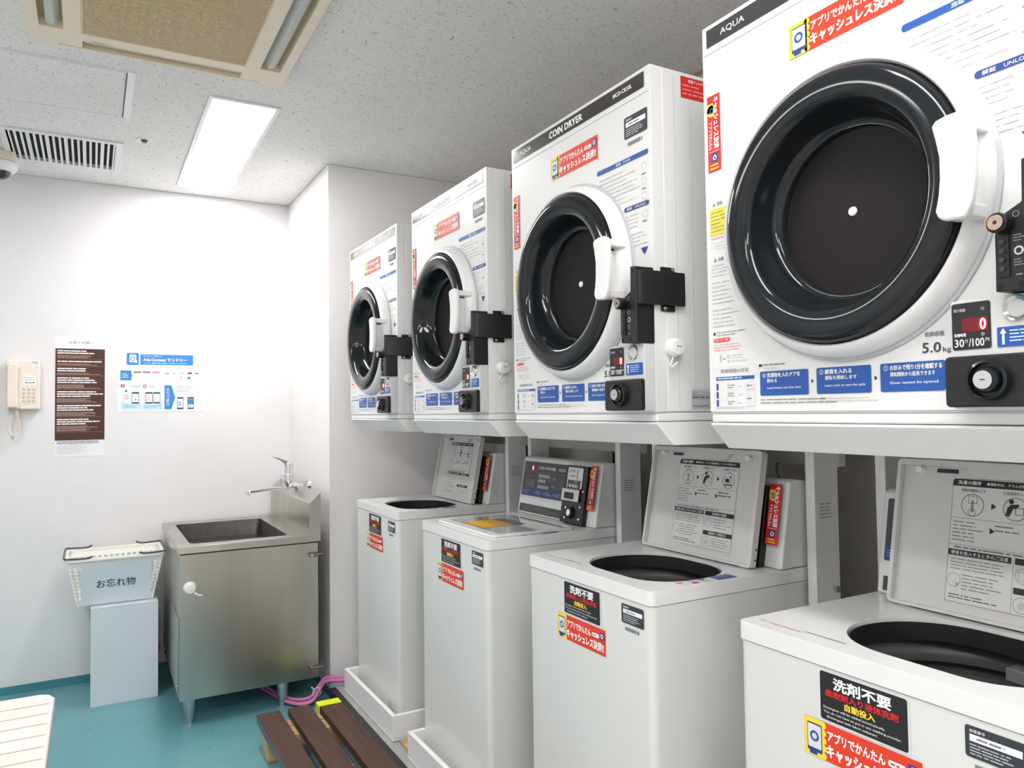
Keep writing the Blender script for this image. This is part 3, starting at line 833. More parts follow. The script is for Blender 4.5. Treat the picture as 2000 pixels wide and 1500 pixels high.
s.rrect(.028, .033, .112, .126, .002, M_LGT, 1); s.bars(.037, .046, .116, .120, 1, M_GRYT, 1, .4, 48); s.disc(.050, .122, .003, M_LGT, 1); s.disc(.050, .113, .003, M_LGT, 1); s.bars(.058, .10, .110, .126, 3, M_LGT, 1, .22, 49)
s.build('warning_label', dr)
# drying time table
s = fs(0, 0)
s.frame(.012, .116, .026, .103, .0007, M_PALE, 1)
s.text('乾燥時間の目安', .030, .098, .091, .099, M_GRYT, 1, .0)
s.rect(.018, .111, .0785, .0845, M_BLUE, 1); s.bars(.022, .108, .0795, .0835, 1, M_LBLUE, 2, .6, 51)
for k in range(3):
    y = .0600-k*.0150
    s.rect(.018, .023, y, y+.012, M_NAVY, 1); s.frame(.028, .068, y, y+.0125, .0005, M_PALE, 1); s.bars(.046, .064, y+.002, y+.011, 2, M_GRYT, 1, .3, 52+k); s.bars(.072, .084, y+.004, y+.008, 1, M_LGT, 1, .4, 55+k)
s.rect(.090, .111, .0600, .0730, M_PALE, 1); s.rect(.090, .111, .030, .0575, M_PALE, 1); s.bars(.093, .108, .064, .069, 1, M_GRYT, 2, .5, 58); s.bars(.093, .108, .041, .046, 1, M_GRYT, 2, .5, 59)
s.bars(.018, .112, .0265, .0295, 1, M_LGT, 2, .5, 60)
s.build('drying_time_chart', dr)
# three step boxes
s = fs(0, 0)
for k, (a, b, t1, t2, e, md) in enumerate(((.124, .226, '洗濯物を入れドアを', '閉める', 'Load laundry and close door', 1), (.242, .340, '硬貨を入れる', '運転を開始します', 'Insert coins to start the cycle', .8), (.355, .453, 'お好みで残り1分を確認する', '運転開始から延長できます', 'Door cannot be opened', .9))):
    s.rrect(a, b, .0475, .0895, .003, M_BLUE, 1)
    s.ring(a+.0095, .0825, .0040, .0008, M_LBLUE, 2); s.text(str(k+1), a+.0082, a+.0107, .0803, .0847, M_LBLUE, 2, .0)
    w1 = min(.070, .0082*len(t1)) if k < 2 else .078
    w2 = .0072*len(t2) if k < 2 else .068
    s.text(t1, a+.016, a+.016+w1, .0785, .0865, M_WHT, 2, .02)
    s.text(t2, a+.016, a+.016+min(w2, .07), .0695, .0762, M_WHT, 2, .01)
    s.text(e, a+.016, a+.016+.072, .0575, .0625, M_WHT, 2, .0)
s.tri(.234, .069, .0035, M_BLK, 1); s.tri(.3475, .069, .0035, M_BLK, 1)
s.rect(.122, .129, .0985, .1025, M_BLK, 1); s.bars(.132, .19, .099, .103, 1, M_GRYT, 1, .5, 61); s.bars(.132, .165, .093, .0965, 1, M_LGT, 1, .5, 62)
s.bars(.124, .30, .032, .043, 2, M_GRYT, 1, .28, 63); s.bars(.245, .36, .034, .042, 2, M_LGT, 1, .28, 64)
s.build('step_labels', dr)
s = fs(0, 0); s.text('乾燥容量', .425, .453, .123, .130, M_GRYT, 1, .01); s.text('5.0', .421, .448, .1005, .1150, M_CHAR, 1, .01); s.text('kg', .4505, .4620, .0985, .1075, M_CHAR, 1, .0); s.build('capacity_label', dr)
# side labels
sx_ = S((0, -DW-.0008, 0), (1, 0, 0), Uz)
sx_.rrect(.083, .170, .700, .747, .003, M_RED, 1); sx_.text('乾燥フィルターの', .105, .160, .735, .742, M_WHT, 2, .01); sx_.bars(.088, .165, .705, .732, 3, M_PINKT, 2, .35, 66)
sx_.build('filter_sticker', dr)
sx_ = S((0, -DW-.0008, 0), (1, 0, 0), Uz)
sx_.rect(.096, .185, .012+.014, .066, M_LGT, 1); sx_.text('AQUA', .099, .113, .058, .062, M_GRYT, 2, 0.); sx_.rect(.097, .184, .0545, .0552, M_CHAR, 2); sx_.bars(.098, .18, .048, .053, 1, M_CHAR, 2, .4, 67); sx_.rect(.097, .184, .0465, .047, M_GRYT, 2); sx_.bars(.098, .15, .030, .034, 1, M_GRYT, 2, .5, 68)
sx_.build('rating_plate', dr)
# door
CU, CV = .300, .3345
door = G(); door.lathe([(.2380, -.0006), (.2375, -.004), (.2320, -.004)], (0, -CU, CV), (1, 0, 0), M_LGT, 96); door.build('door_shade_ring', dr)  # grey ring painted in for the shade around the door
g = G(); g.lathe([(.2320, -.001), (.2308, -.013), (.2270, -.025), (.2220, -.033), (.2150, -.036), (.2122, -.033), (.2115, -.020)], (0, -CU, CV), (1, 0, 0), M_PLAS, 128)
door = g.build('door', dr)
g = G(); g.lathe([(.2105, -.015), (.2095, -.034), (.2065, -.042), (.2000, -.0465), (.1900, -.0480), (.1780, -.0480), (.1680, -.0465), (.1610, -.0425), (.1565, -.034), (.1530, -.020), (.1480, -.002), (.1420, .010), (.1360, .015), (.1315, .015), (.1300, .019), (.1295, .0245)], (0, -CU, CV), (1, 0, 0), M_BGLOSS, 128)
g.build('door_ring', door)
g = G(); g.lathe([(.1305, .0245), (.12, .0240), (.06, .023), (.0001, .0225)], (0, -CU, CV), (1, 0, 0), M_MESH, 96); g.build('drum_screen', door)
g = G(); g.lathe([(.0075, .0225), (.0065, .020), (.0001, .019)], (0, -CU, CV), (1, 0, 0), M_WHT, 20); g.build('centre_cap', door)
# handle
HP = [(.489, .388), (.495, .394), (.510, .397), (.525, .397), (.536, .393), (.541, .386), (.5435, .343), (.543, .312), (.538, .282), (.533, .265), (.526, .260), (.503, .262), (.495, .266), (.491, .276), (.4955, .295), (.498, .318), (.498, .345), (.4935, .370)]
g = G(); g.prism([(-a, b) for a, b in HP], 'x', -.078, -.064, M_PLAS); g.build('handle', door, .005, 4)
g = G(); g.prism([(-.494, .392), (-.531, .392), (-.531, .376), (-.494, .376)], 'x', -.066, -.018, M_PLAS)
g.prism([(-.494, .284), (-.527, .284), (-.525, .266), (-.494, .266)], 'x', -.066, -.018, M_PLAS)
g.prism([(-.499, .372), (-.512, .372), (-.512, .286), (-.499, .286)], 'x', -.066, -.024, M_PLAS); g.build('handle_bracket', door, .003, 3)
# lock
lk_ = G(); lk_.prism([(-.547, .166), (-.600, .164), (-.600, .322), (-.581, .324), (-.580, .272), (-.560, .262), (-.549, .250)], 'x', -.048, -.001, M_BLACK)
lock = lk_.build('coin_lock', dr, .002)
g = G(); g.prism(rr(-.5655, -.550, .183, .238, .002, 2), 'x', -.0505, -.048, M_BLKM)
for k in range(4): g.cyl((-.0505, -.558, .226-k*.011), (-.053, -.558, .226-k*.011), .0032, M_CHAR, 10)
g.build('keypad', lock)
g = G()
for u, v in ((.553, .172), (.578, .172), (.589, .314)): g.cyl((-.048, -u, v), (-.0486, -u, v), .0042, mat('hole_black', (6, 6, 7), .8) if 'hole_black' not in bpy.data.materials else bpy.data.materials['hole_black'], 14)
g.build('screw_hole', lock)
g = G(); g.cyl((-.048, -.560, .248), (-.066, -.560, .248), .0125, M_BLKM, 20); g.build('lock_barrel', lock, .001)
g = G(); g.cyl((-.0660, -.560, .248), (-.0690, -.560, .248), .0092, M_GOLD, 20); g.cyl((-.069, -.560, .248), (-.0694, -.560, .248), .0025, M_BLK, 10); g.build('key_cylinder', lock, .001)
s = S((-.0484, 0, 0), Rn, Uz); s.bars(.570, .583, .224, .234, 3, M_GRYT, 1, .35, 71); s.disc(.576, .213, .0055, M_LGT, 1); s.disc(.576, .213, .0035, M_BLK, 2); s.bars(.570, .583, .194, .204, 3, M_GRYT, 1, .35, 72); s.bars(.572, .582, .182, .186, 1, M_GRYT, 1, .4, 73); s.ring(.574, .258, .004, .001, M_GRYT, 1)
s.build('lock_lettering', lock)
g = G(); g.prism([(-.0475, -.6006), (-.045, -.607), (-.036, -.6115), (.074, -.613), (.076, -.6012)], 'z', .243, .314, M_BLKM); g.box(.015, .053, -.6045, -.6008, .231, .243, M_BLKM); g.box(.015, .053, -.6045, -.6008, .314, .325, M_BLKM)
g.build('lock_strap', dr, .002)
for x, z in ((.024, .237), (.046, .320)): G().cyl((x, -.6045, z), (x, -.6075, z), .0045, M_STEELP, 12).build('bolt', dr, .001)
# control box
g = G(); g.prism(rr(-.598, -.478, .022, .164, .004, 3), 'x', -.028, -.0005, M_PANELG); cb = g.build('control_box', dr, .002)
s = S((-.0285, 0, 0), Rn, Uz)
s.rrect(.4805, .530, .099, .160, .0035, M_BLK, 1); s.rect(.494, .5265, .122, .140, M_LEDOFF, 2)
s.text('0', .5165, .5245, .1235, .1385, M_LEDON, 3, .02)
s.text('残り時間', .4835, .4985, .1485, .1530, M_LGT, 2, .01); s.text('分', .518, .523, .148, .153, M_LGT, 2, .0)
s.text('乾燥時間', .4835, .4985, .1160, .1205, M_WHT, 2, .01); s.text('秒', .518, .5225, .115, .120, M_LGT, 2, 0.)
s.text('30', .4835, .4960, .1025, .1130, M_WHT, 2, .01); s.text('分', .4970, .5010, .1080, .1125, M_WHT, 2, .0); s.text('/', .502, .5050, .1025, .1130, M_WHT, 2, .01); s.text('100', .5065, .5215, .1025, .1130, M_WHT, 2, .01); s.text('円', .5230, .5275, .1080, .1125, M_WHT, 2, 0.)
s.build('display', cb)
s = S((-.0285, 0, 0), Rn, Uz); s.rrect(.537, .593, .099, .124, .002, M_BLUE, 1); s.poly([(.5445, .1225), (.5405, .116), (.543, .116), (.543, .102), (.546, .102), (.546, .116), (.5485, .116)], M_WHT, 2); s.bars(.552, .589, .104, .121, 4, M_LBLUE, 2, .35, 75); s.build('return_label', cb)
g = G(); g.lathe([(.0165, .0), (.0155, .0025), (.0130, .001), (.008, -.003), (.0001, -.004)], (-.0285, -.561, .146), (-1, 0, 0), M_STEELP, 32); g.cyl((-.0262, -.568, .146), (-.0268, -.568, .146), .002, M_BLK, 8); g.build('coin_slot', cb)
g = G(); g.prism(rr(-.600, -.476, .024, .090, .006, 4), 'x', -.042, -.0285, M_BLACK); bx = g.build('coin_box', dr, .003, 3)
g = G(); g.lathe([(.026, 0), (.025, .010), (.0215, .011), (.0205, .004), (.0165, .004), (.0165, .012), (.014, .015), (.0001, .015)], (-.042, -.534, .058), (-1, 0, 0), M_BGLOSS, 32); g.build('lock_ring', bx)
g = G(); g.cyl((-.057, -.534, .058), (-.0600, -.534, .058), .0115, M_CHROME, 24); g.box(-.0603, -.06, -.537, -.531, .0575, .0590, M_BLK); g.build('key_cylinder', bx, .001)
# side knob with hook
g = G(); g.lathe([(.020, 0), (.0205, .006), (.018, .018), (.015, .022), (.0001, .023)], (.045, -DW-.0005, .155), (0, -1, 0), M_PLAS, 28)
for k in (-1, 0, 1): g.cyl((.047+k*.006, -DW-.0232, .157), (.047+k*.006, -DW-.0238, .157), .0016, M_CHAR if k < 1 else M_LGT, 8)
g.tube([(.043, -DW-.008, .138), (.036, -DW-.010, .128), (.026, -DW-.014, .116), (.030, -DW-.016, .113), (.048, -DW-.014, .124)], .0022, M_PLAS, 8)
g.build('side_hook', dr)

LBL_D = ['white coin dryer farthest from the camera, leftmost of the four', 'white coin dryer second from the left, above the washer with the closed lid', 'white coin dryer third from the left, its red side sticker in full view', 'white coin dryer nearest the camera, large at the right and cut by the frame']
dryers = [dr]
for i in range(1, 4): dryers.append(copy_tree(dr))
for i, o in enumerate(dryers):
    o.location = (0, Y1-i*PITCH, ZB); o['label'] = LBL_D[i]

# ------------------------------------------------------------------ dryer stands
st = thing('dryer_stand', (0, Y1, .085), '', 'stand', 'steel dryer stands')
zt = ZB-.085-.0008
zb_ = 1.222-.085
g = G(); g.prism([(.001, zt), (.0, zt-.004), (.044, zb_), (.56, zb_-.004), (.62, zb_+.02), (.62, zt)], 'y', -.6, 0, M_LGREY); g.build('shelf', st, .0015)
for u0, u1 in ((.001, .026), (.570, .596)):
    g = G(); g.box(.48, .565, -u1, -u0, 0, zb_-.002, M_LGREY); leg = g.build('leg', st, .002)
    if u0 > .5:
        s = S((.48, -u1-.0006, 0), (1, 0, 0), Uz); s.bars(.015, .07, .945, .985, 5, M_GRYT, 1, .25, 81); s.build('maker_label', leg)
        G().cyl((.545, -u1-.0005, .775), (.545, -u1-.01, .775), .008, M_STEELP, 10).build('bolt', leg)
g = G(); g.box(.566, .59, -.60, 0, zb_-.07, zb_-.006, M_WALLD); g.build('rear_brace', st)
g = G(); g.box(.566, .59, -.60, 0, .0, .05, M_LGREY); g.build('foot_brace', st)
LBL_S = ['light grey steel stand under the farthest dryer', 'light grey steel stand under the second dryer from the left', 'light grey steel stand under the third dryer from the left', 'light grey steel stand under the nearest dryer']
stands = [st]+[copy_tree(st) for _ in range(3)]
for i, o in enumerate(stands): o.location = (0, Y1-i*PITCH, .085); o['label'] = LBL_S[i]

# ------------------------------------------------------------------ washers
WY1 = 3.2854; WW = .5138; X0 = .006; ZT = .917; WD = .545
def washer(lid_open):
    t = thing('coin_washer', (X0, WY1, .10), '', 'washing machine', 'coin operated washing machines')
    dz = -.10
    g = G()   # open-topped cabinet
    b, tp = .012, .884+dz
    g.prism(rr(.002, WD, -WW+.002, -.002, .018, 5), 'z', b, tp, M_APPG, [rr(.008, WD-.006, -WW+.008, -.008, .014, 5)])
    g.box(.008, WD-.006, -WW+.008, -.008, b, b+.004, M_APPG)
    cab = g.build('cabinet', t, ang=30)
    g = G(); g.prism(rr(.001, WD, -WW+.001, -.001, .018, 5), 'z', 0, .010, M_APPG); g.build('plinth', t, .003)
    g = G(); s = S((.0014, 0, 0), Rn, Uz); s.bars(.40, .44, .04, .075, 4, M_CHAR, 1, .25, 91); s.bars(.44, .475, .03, .05, 2, M_GRYT, 1, .3, 92); s.build('rating_label', t)
    hole = [(a, b_) for a, b_ in rr(.058-X0, .330-X0, -.472, -.126, (.10, .135, .135, .13), 10)]
    g = G(); g.prism(rr(0, WD+.004, -WW, 0, .016, 5), 'z', .8855+dz, ZT+dz, M_APP, [hole]); g.build('top_cover', t, .006, 3, ang=60)
    g = G(); n = len(hole); hc = (sum(q[0] for q in hole)/n, sum(q[1] for q in hole)/n)
    hi = [(hc[0]+(a-hc[0])*.985, hc[1]+(b_-hc[1])*.988) for a, b_ in hole]
    g.prism(hi, 'z', .880+dz, .911+dz, M_DARK2, [[(hc[0]+(a-hc[0])*.97, hc[1]+(b_-hc[1])*.976) for a, b_ in hole]]); g.build('opening_liner', t)
    cx, cy = .198, -.288
    circ = [(cx+.170*math.cos(2*PI*i/48), cy+.170*math.sin(2*PI*i/48)) for i in range(48)]
    g = G(); g.prism(rr(.01, WD-.01, -WW+.01, -.01, .01, 2), 'z', .876+dz, .880+dz, M_DARK2, [circ]); g.build('inner_deck', t)
    g = G(); g.lathe([(.170, .878+dz), (.172, .868+dz), (.163, .862+dz), (.158, .850+dz), (.160, .838+dz), (.178, .832+dz), (.180, .815+dz), (.172, .808+dz), (.172, .800+dz), (.180, .790+dz), (.180, .62+dz), (.150, .60+dz), (.0001, .595+dz)], (cx, cy, 0), (0, 0, 1), M_DARK, 64)
    tub = g.build('tub', t)
    g = G(); g.prism([(.305, -.365), (.345, -.365), (.352, -.300), (.312, -.298)], 'z', .840+dz, .862+dz, M_GRYT); g.build('lint_filter', tub, .002)
    # detergent drawer strip on the front edge
    s = S((0, 0, ZT+dz+.0003), (0, -1, 0), (1, 0, 0), .0004)
    s.frame(.010, .200, .012, .042, .0008, M_LGT, 1); s.bars(.045, .115, .030, .040, 1, M_PINKT, 1, .3, 93); s.rect(.115, .195, .0425, .0445, M_CHAR, 1); s.poly([(.02, .036), (.03, .040), (.04, .036), (.03, .032)], M_LGT, 1)
    s.rect(.470, .504, .205, .262, M_NAVY, 1); s.bars(.474, .500, .21, .258, 4, M_LBLUE, 2, .2, 94)
    for k, mm in enumerate((M_PINKT, M_LBLUE, M_LGT, M_RED, M_BLUEP, M_LGT)): s.rrect(.474+.016*(k % 2), .486+.016*(k % 2), .10+.032*(k//2), .118+.032*(k//2), .004, mm, 1)
    s.build('deck_labels', t)
    # front stickers
    s = S((-.0-.0006+.002, 0, dz), Rn, Uz)
    a0, a1, b0, b1 = .178, .325, .802, .8785
    a1 = .328
    s.rrect(a0-.003, a1+.003, b0-.003, b1+.003, .006, M_PALE, 1); s.rrect(a0, a1, b0, b1, .004, M_BLK, 2)
    wd = a1-a0
    s.text('洗剤不要', a0+.025, a1-.025, .8535, .8735, M_WHT, 3, .03)
    s.text('柔軟剤入り液体洗剤', a0+.010, a1-.014, .8405, .8520, M_RED, 3, .03)
    s.text('自動投入', a0+.045, a1-.052, .8275, .8390, M_YEL, 3, .03)
    s.text('Detergent will be added automatically.', a0+.006, a1-.036, .8200, .8245, M_WHT, 3, .0)
    s.text('You do not have to put in any washing powder.', a0+.006, a1-.010, .8130, .8175, M_WHT, 3, .0)
    s.text('(Detergent with fabric softener)', a0+.012, a1-.050, .8060, .8105, M_WHT, 3, .0)
    s.build('detergent_sticker', t)
    pay_sticker((-.0006+.002, -.145, .736+dz), Rn, Uz, .203, .060).build('payment_sticker', t)
    s = S((-.0006+.002, -.410, .832+dz), Rn, Uz); number_sticker(s, .078, .042); s.bars(.012, .062, -.016, -.007, 1, M_GRYT, 1, .8, 2); s.build('number_label', t)
    # control housing
    g = G()
    g.prism([(.394, ZT+dz+.0005), (.431, 1.125+dz), (.445, 1.130+dz), (WD, 1.118+dz), (WD, ZT+dz+.0005)], 'y', -WW+.001, -.004, M_APPG)
    con = g.build('control_housing', t, .006, 3)
    th = math.atan2(.037, .208)
    cs = S((.394-.0004, 0, ZT+dz+.0005), Rn, (math.sin(th), 0, math.cos(th)))
    cs.rrect(.016, .327, .068, .196, .004, M_BAND, 1); cs.rect(.0165, .3265, .072, .096, M_NAVY, 2)
    cs.bars(.022, .09, .076, .092, 3, M_LGT, 3, .2, 95)
    for k in range(3): cs.bars(.125+k*.065, .165+k*.065, .077, .091, 2, M_LGT, 3, .3, 96+k); cs.tri(.115+k*.065, .084, .005, M_LGT, 3)
    cs.text('COIN WASHER', .117, .238, .170, .181, M_WHT, 2, .01); cs.text('AQUA', .256, .310, .168, .181, M_WHT, 2, .0)
    cs.rect(.073, .088, .163, .183, M_RED, 2); cs.text('0', .077, .084, .165, .180, M_LEDON, 3, .02)
    cs.text('88', .040, .100, .098, .130, M_GRYT, 2, .01); cs.bars(.028, .055, .160, .18, 2, M_GRYT, 2, .3, 99); cs.bars(.036, .11, .138, .144, 1, M_GRYT, 2, .5, 100)
    for r_, yy_ in enumerate((.140, .122, .100)):
        for c_ in range((6, 4, 6)[r_]): cs.rrect(.128+c_*.013, .138+c_*.013, yy_, yy_+.012, .002, M_LGT, 2)
    cs.rect(.128, .320, .157, .1585, M_GRYT, 2); cs.bars(.255, .315, .104, .150, 7, M_GRYT, 2, .2, 101); cs.rrect(.225, .243, .134, .146, .002, M_GRYT, 2); cs.rrect(.225, .247, .108, .118, .002, M_GRYT, 2)
    cs.rect(.018, .327, .008, .037, M_BAND, 1); cs.bars(.042, .31, .012, .033, 3, M_GRYT, 2, .22, 102)
    cs.build('control_panel', con)
    v_ = S((.394-.0004, -.4655, ZT+dz+.057), Rn, (math.sin(th), 0, math.cos(th)))
    pay = pay_sticker_vertical(v_.o, Rn, (math.sin(th), 0, math.cos(th)), .036, .146); pay.build('vertical_sticker', con)
    def slab(u0, u1, t0, t1, d0, d1, m, name, par, bev=.002, rad=.004):
        up = Vector((math.sin(th), 0, math.cos(th))); rt = Vector((0, -1, 0)); nn = rt.cross(up)
        o0 = Vector((.394, 0, ZT+dz+.0005))
        pl_ = rr(u0, u1, t0, t1, rad, 3)
        g = G(); n = len(pl_)
        g.add([o0+rt*a+up*b_+nn*d0 for a, b_ in pl_]+[o0+rt*a+up*b_+nn*d1 for a, b_ in pl_], [tuple(range(n-1, -1, -1)), tuple(range(n, 2*n))]+[(i, (i+1) % n, n+(i+1) % n, n+i) for i in range(n)], m)
        return g.build(name, par, bev)
    cm = slab(.329, .463, .001, .196, .0, .020, M_BLKM, 'coin_mechanism', t, .003)
    slab(.350, .440, .118, .190, .020, .0225, M_STEELP, 'chrome_plate', cm, .001)
    slab(.338, .440, .074, .1175, .020, .032, M_STEELP, 'coin_tray', cm, .004)
    slab(.360, .412, .082, .104, .032, .0345, M_BLK, 'tray_mouth', cm, .001)
    cs = S(Vector((.394, 0, ZT+dz+.0005))+Vector((0, -1, 0)).cross(Vector((math.sin(th), 0, math.cos(th))))*.0228, Rn, (math.sin(th), 0, math.cos(th)), .0003)
    cs.rect(.357, .431, .118, .146, M_BAND, 1); cs.text('¥400', .364, .420, .1205, .134, M_WHT, 2, .01); cs.bars(.395, .42, .138, .143, 1, M_LGT, 2, .5, 104)
    cs.rect(.408, .410, .15, .18, M_CHAR, 1); cs.bars(.36, .395, .152, .185, 2, M_LGT, 1, .5, 105); cs.build('price_label', cm)
    up = Vector((math.sin(th), 0, math.cos(th))); nn = Vector((0, -1, 0)).cross(up); o0 = Vector((.394, 0, ZT+dz+.0005))
    def at_(u, tt, d): return o0+Vector((0, -u, 0))+up*tt+nn*d
    g = G(); g.lathe([(.020, 0), (.019, .008), (.014, .009), (.014, .004)], at_(.393, .037, .020), nn, M_BGLOSS, 28); g.cyl(at_(.393, .037, .02), at_(.393, .037, .031), .011, M_CHROME, 20); g.build('key_lock', cm)
    for u, tt in ((.362, .052), (.362, .018), (.446, .060), (.446, .020), (.452, .112)): G().cyl(at_(u, tt, .02), at_(u, tt, .0235), .0045, M_CHROME, 10).build('screw', cm, .001)
    # lid
    if lid_open:
        th2 = math.atan2(.052, .272)
        O_ = Vector((.350-X0, -.066, ZT+dz+.003)); rt = Vector((0, -1, 0)); up2 = Vector((math.sin(th2), 0, math.cos(th2))); n2 = rt.cross(up2)
        LW, LH = .404, .282
        def lidslab(pl_, d0, d1, m, holes=None):
            g = G(); loops = [pl_]+(holes or []); flat = [q for l_ in loops for q in l_]; n = len(flat)
            vs = [O_+rt*a+up2*b_+n2*d0 for a, b_ in flat]+[O_+rt*a+up2*b_+n2*d1 for a, b_ in flat]
            tri = tessellate_polygon([[Vector((q[0], q[1], 0)) for q in l_] for l_ in loops])
            fs_ = [tuple(q) for q in tri]+[tuple(i+n for i in reversed(q)) for q in tri]; o = 0
            for l_ in loops:
                k = len(l_); fs_ += [(o+i, o+(i+1) % k, n+o+(i+1) % k, n+o+i) for i in range(k)]; o += k
            g.add(vs, fs_, m); return g
        lid = lidslab(rr(0, LW, 0, LH, .010, 4), -.012, -.004, M_LIDM).build('lid', t, .002)
        # raised lip with a finger notch along the top edge
        inner = [(.008, .006), (LW-.012, .006), (LW-.012, LH-.012), (.30, LH-.012), (.285, LH-.030), (.150, LH-.030), (.135, LH-.012), (.008, LH-.012)]
        lidslab(rr(0, LW, 0, LH, .010, 4), -.004, .008, M_LIDM, [inner]).build('lid_lip', lid, .0015)
        for a in (.045, LW-.045): G().cyl(O_+rt*a+up2*(LH-.02)-n2*.004, O_+rt*a+up2*(LH-.02)+n2*.010, .007, M_IVORY, 14).build('bumper', lid, .001)
        s = S(O_-n2*.0036, rt, up2, .0004)
        s.bars(.075, .125, LH-.024, LH-.014, 1, M_CHAR, 1, .8, 106, .2)
        a0, a1, b0, b1 = .108, .326, .024, .250
        s.rrect(a0, a1, b0, b1, .006, mat('instruction_sheet', (222, 222, 220), .4) if 'instruction_sheet' not in bpy.data.materials else bpy.data.materials['instruction_sheet'], 1)
        s.frame(a0, a1, b0, b1, .0006, M_GRYT, 2)
        s.poly(rr(a0, a1, .237, b1, (.0001, .0001, .006, .006), 3), M_BLK, 3)
        s.text('洗濯の順序', a0+.010, a0+.052, .2400, .2475, M_WHT, 4, .01); s.text('●運転中は、ドラムが高速回転しているため危険です', a0+.062, a1-.012, .2410, .2465, M_WHT, 4, .0)
        for k, (tx, tw) in enumerate((('洗剤は自動投入です', .045), ('①洗濯物を入れる', .04), ('②硬貨を入れる', .04))):
            cxx = a0+.038+k*.074
            s.text(tx, cxx-.022, cxx+.022, .2270, .2330, M_CHAR, 2, .0)
            s.ring(cxx, .203, .0205, .0011, M_CHAR, 2, 32)
            if k < 2: s.tri(cxx+.037, .204, .006, M_BLK, 2); s.tri(cxx+.037, .160, .006, M_BLK, 2)
        c1 = a0+.038; s.frame(c1-.008, c1+.008, .206, .220, .001, M_GRYT, 2); s.rrect(c1-.002, c1+.002, .19, .212, .002, M_GRYT, 3); s.ring(c1, .190, .007, .001, M_GRYT, 3)
        c2 = a0+.112; s.disc(c2-.007, .216, .0042, M_BLK, 3); s.poly([(c2-.016, .190), (c2-.009, .190), (c2-.004, .203), (c2+.005, .207), (c2+.006, .212), (c2-.007, .211), (c2-.013, .205)], M_BLK, 3); s.frame(c2, c2+.014, .193, .206, .001, M_CHAR, 2)
        c3 = a0+.186; s.rect(c3-.011, c3+.001, .198, .207, M_BLK, 3); s.rect(c3-.013, c3+.013, .190, .193, M_CHAR, 3); s.disc(c3+.006, .212, .003, M_CHAR, 3); s.frame(c3+.002, c3+.011, .197, .206, .001, M_GRYT, 3)
        s.rect(a0, a1, .1775, .1783, M_GRYT, 2); s.rect(a0, a1, .128, .1287, M_GRYT, 2)
        s.bars(a0+.005, a0+.062, .134, .174, 6, M_GRYT, 2, .28, 107); s.bars(a0+.080, a0+.135, .158, .174, 2, M_GRYT, 2, .32, 108); s.bars(a0+.155, a1-.008, .158, .174, 2, M_CHAR, 2, .32, 109)
        s.bars(a0+.01, a1-.05, .121, .127, 1, M_GRYT, 2, .5, 110)
        mid = .222
        s.rect(a0, mid-.003, .1085, .1195, M_BLK, 2); s.text('硬貨を投入するときのご注意', a0+.006, mid-.008, .1105, .1175, M_WHT, 3, .0)
        s.rect(mid+.003, a1, .1085, .1195, M_BLK, 2); s.text('洗濯物の容量', mid+.028, mid+.078, .1105, .1175, M_WHT, 3, .0)
        s.rect(mid+.003, a1, .0585, .0695, M_BLK, 2); s.text('乾燥時のご使用方法', mid+.022, mid+.084, .0605, .0675, M_WHT, 3, .0)
        s.rect(mid, mid+.0006, b0, .1195, M_GRYT, 2)
        s.bars(a0+.006, mid-.010, .082, .105, 4, M_GRYT, 2, .26, 111); s.bars(a0+.028, mid-.006, .047, .078, 5, M_GRYT, 2, .26, 112); s.bars(a0+.006, mid-.006, .030, .040, 2, M_CHAR, 2, .32, 113)
        s.ring(a0+.014, .064, .0125, .0008, M_GRYT, 2); s.ring(a0+.012, .067, .006, .0006, M_LGT, 3)
        for q in ((.018, .060, .024, .054), (.018, .054, .024, .060)): s.poly([(a0+q[0], q[1]), (a0+q[0]+.001, q[1]), (a0+q[2], q[3]), (a0+q[2]-.001, q[3])], M_BLK, 4)
        s.ring(mid+.017, .090, .0135, .0008, M_GRYT, 2); s.frame(mid+.009, mid+.025, .082, .098, .0007, M_GRYT, 2); s.bars(mid+.036, a1-.006, .076, .104, 4, M_GRYT, 2, .26, 114)
        s.ring(mid+.017, .041, .0135, .0008, M_GRYT, 2); s.poly([(mid+.010, .040), (mid+.018, .048), (mid+.025, .041), (mid+.016, .033)], M_LGT, 3); s.bars(mid+.036, a1-.006, .030, .054, 4, M_GRYT, 2, .26, 115)
        s.build('lid_instructions', lid)
        for a in (.03, LW-.03): G().cyl(O_+rt*(a-.012)-Vector((0, 0, .001))+n2*-.008, O_+rt*(a+.012)-Vector((0, 0, .001))+n2*-.008, .006, M_LIDM, 12).build('hinge', lid)
        # prop arm and screws on the edge
        g = G()
        for b_ in (.02, .045): g.cyl(O_+rt*LW+up2*b_-n2*.006, O_+rt*(LW+.002)+up2*b_-n2*.006, .0025, M_CHAR, 8)
        g.build('edge_screw', lid)
    else:
        g = G(); g.prism(rr(.035, .335, -.487, -.060, .02, 4), 'z', ZT+dz+.0005, ZT+dz+.008, M_APP, [rr(.07, .325, -.470, -.078, .01, 3)]); lid = g.build('lid', t, .002)
        g = G(); g.prism(rr(.0705, .3245, -.4695, -.0785, .01, 3), 'z', ZT+dz+.0005, ZT+dz+.0065, M_LIDGL); g.build('lid_window', lid)
        s = S((0, 0, ZT+dz+.0068), (0, -1, 0), (1, 0, 0), .0004)
        s.poly([(.175, .075), (.335, .105), (.310, .215), (.205, .200)][:0] or [(.170, .085), (.325, .085), (.325, .200), (.170, .200)], M_AMBER, 1)
        s.bars(.18, .31, .095, .15, 3, M_YEL, 2, .5, 120); s.poly([(.170, .200), (.325, .200), (.325, .245), (.170, .245)], M_BROWN if False else M_GRYT, 1)
        s.build('lid_sticker', lid)
    return t
wa = washer(True)
wc = washer(False)
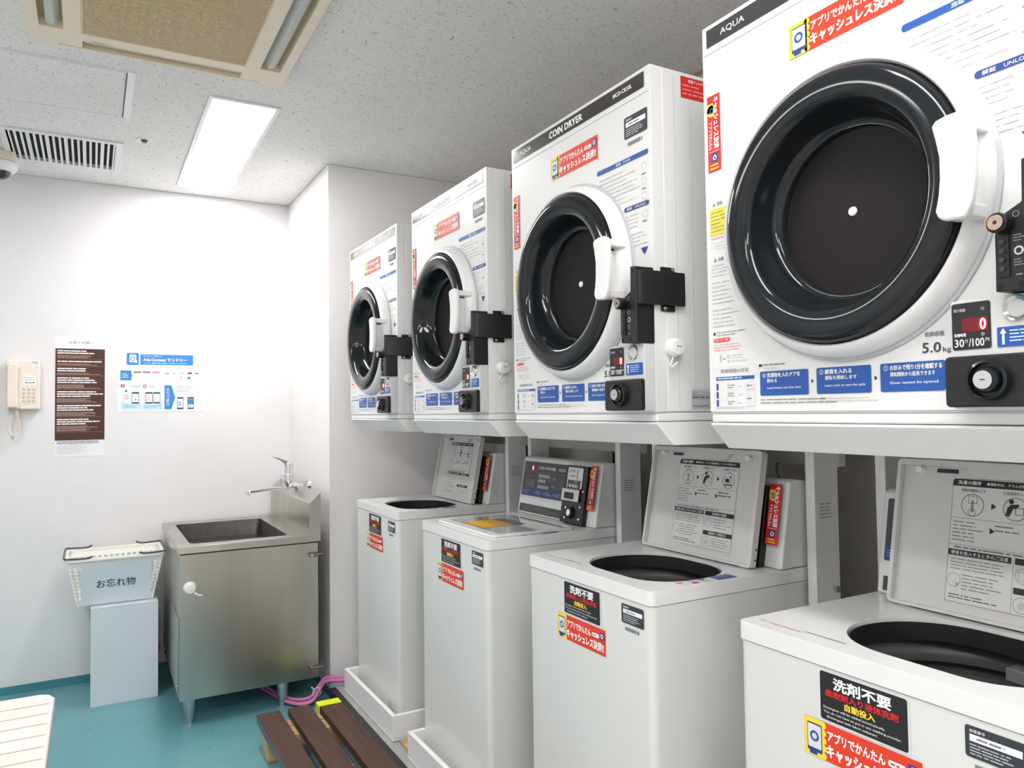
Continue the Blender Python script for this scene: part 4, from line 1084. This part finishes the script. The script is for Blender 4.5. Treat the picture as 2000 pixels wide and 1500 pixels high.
LBL_W = ['white coin washer farthest from the camera, lid open', 'white coin washer with its lid closed and control panel showing', 'white coin washer third from the left, lid open', 'white coin washer nearest the camera at lower right, lid open']
ws = [wa, wc, copy_tree(wa), copy_tree(wa)]
for i, o in enumerate(ws): o.location = (X0, WY1-i*PITCH, .10); o['label'] = LBL_W[i]

# ------------------------------------------------------------------ drip trays
g = G()
YT = 0
TO = [(0, 0), (.66, 0), (.66, -.5265), (.52, -.5265), (.52, -.61), (0, -.61)]
TI = [(.017, -.017), (.643, -.017), (.643, -.5225), (.503, -.5225), (.503, -.593), (.017, -.593)]
g.prism(TO, 'z', .008, .094, M_PLAS, [TI])
g.prism(TO, 'z', 0, .0078, M_PLAS)
tr = g.build('drip_tray', None, .003)
g = G(); g.box(.08, .52, -.50, -.10, .0085, .0145, M_LGT); base = None
tag(tr, '', 'drip tray', 'white drip trays under the washers')
LBL_T = ['white drip tray under the farthest washer', 'white drip tray under the washer with the closed lid', 'white drip tray under the third washer from the left', 'white drip tray under the nearest washer']
trays = [tr]
for i in range(1, 4):
    c = tr.copy(); C.objects.link(c); trays.append(c)
for i, o in enumerate(trays): o.location = (-.05, 3.292-i*.757, .0855); o['label'] = LBL_T[i]
# the washers stand in their trays
for o in ws: o.location.z = .0955

# ------------------------------------------------------------------ cables behind the machines
cb_ = [('black power cable hanging beside the farthest washer', [(.60, 2.80, 1.22), (.61, 2.80, 1.0), (.60, 2.82, .6), (.62, 2.8, .1)], M_BLKM, .004),
       ('black cable hanging against the wall behind the closed washer', [(.66, 2.28, 1.22), (.67, 2.27, 1.1), (.66, 2.29, .8), (.67, 2.27, .1)], M_BLKM, .004),
       ('grey corrugated hose hanging behind the closed washer', [(.70, 2.20, 1.22), (.68, 2.18, 1.1), (.70, 2.2, .9), (.70, 2.22, .1)], M_GRYT, .010),
       ('thin grey cable behind the third washer', [(.66, 1.52, 1.22), (.63, 1.46, 1.16), (.60, 1.44, 1.12), (.66, 1.42, .9), (.7, 1.4, .1)], M_GRYT, .004)]
for lb, p, mm, r in cb_:
    tag(G().tube(p, r, mm, 8, smooth=6).build('cable' if r < .008 else 'water_hose'), lb, 'cable' if r < .008 else 'hose')
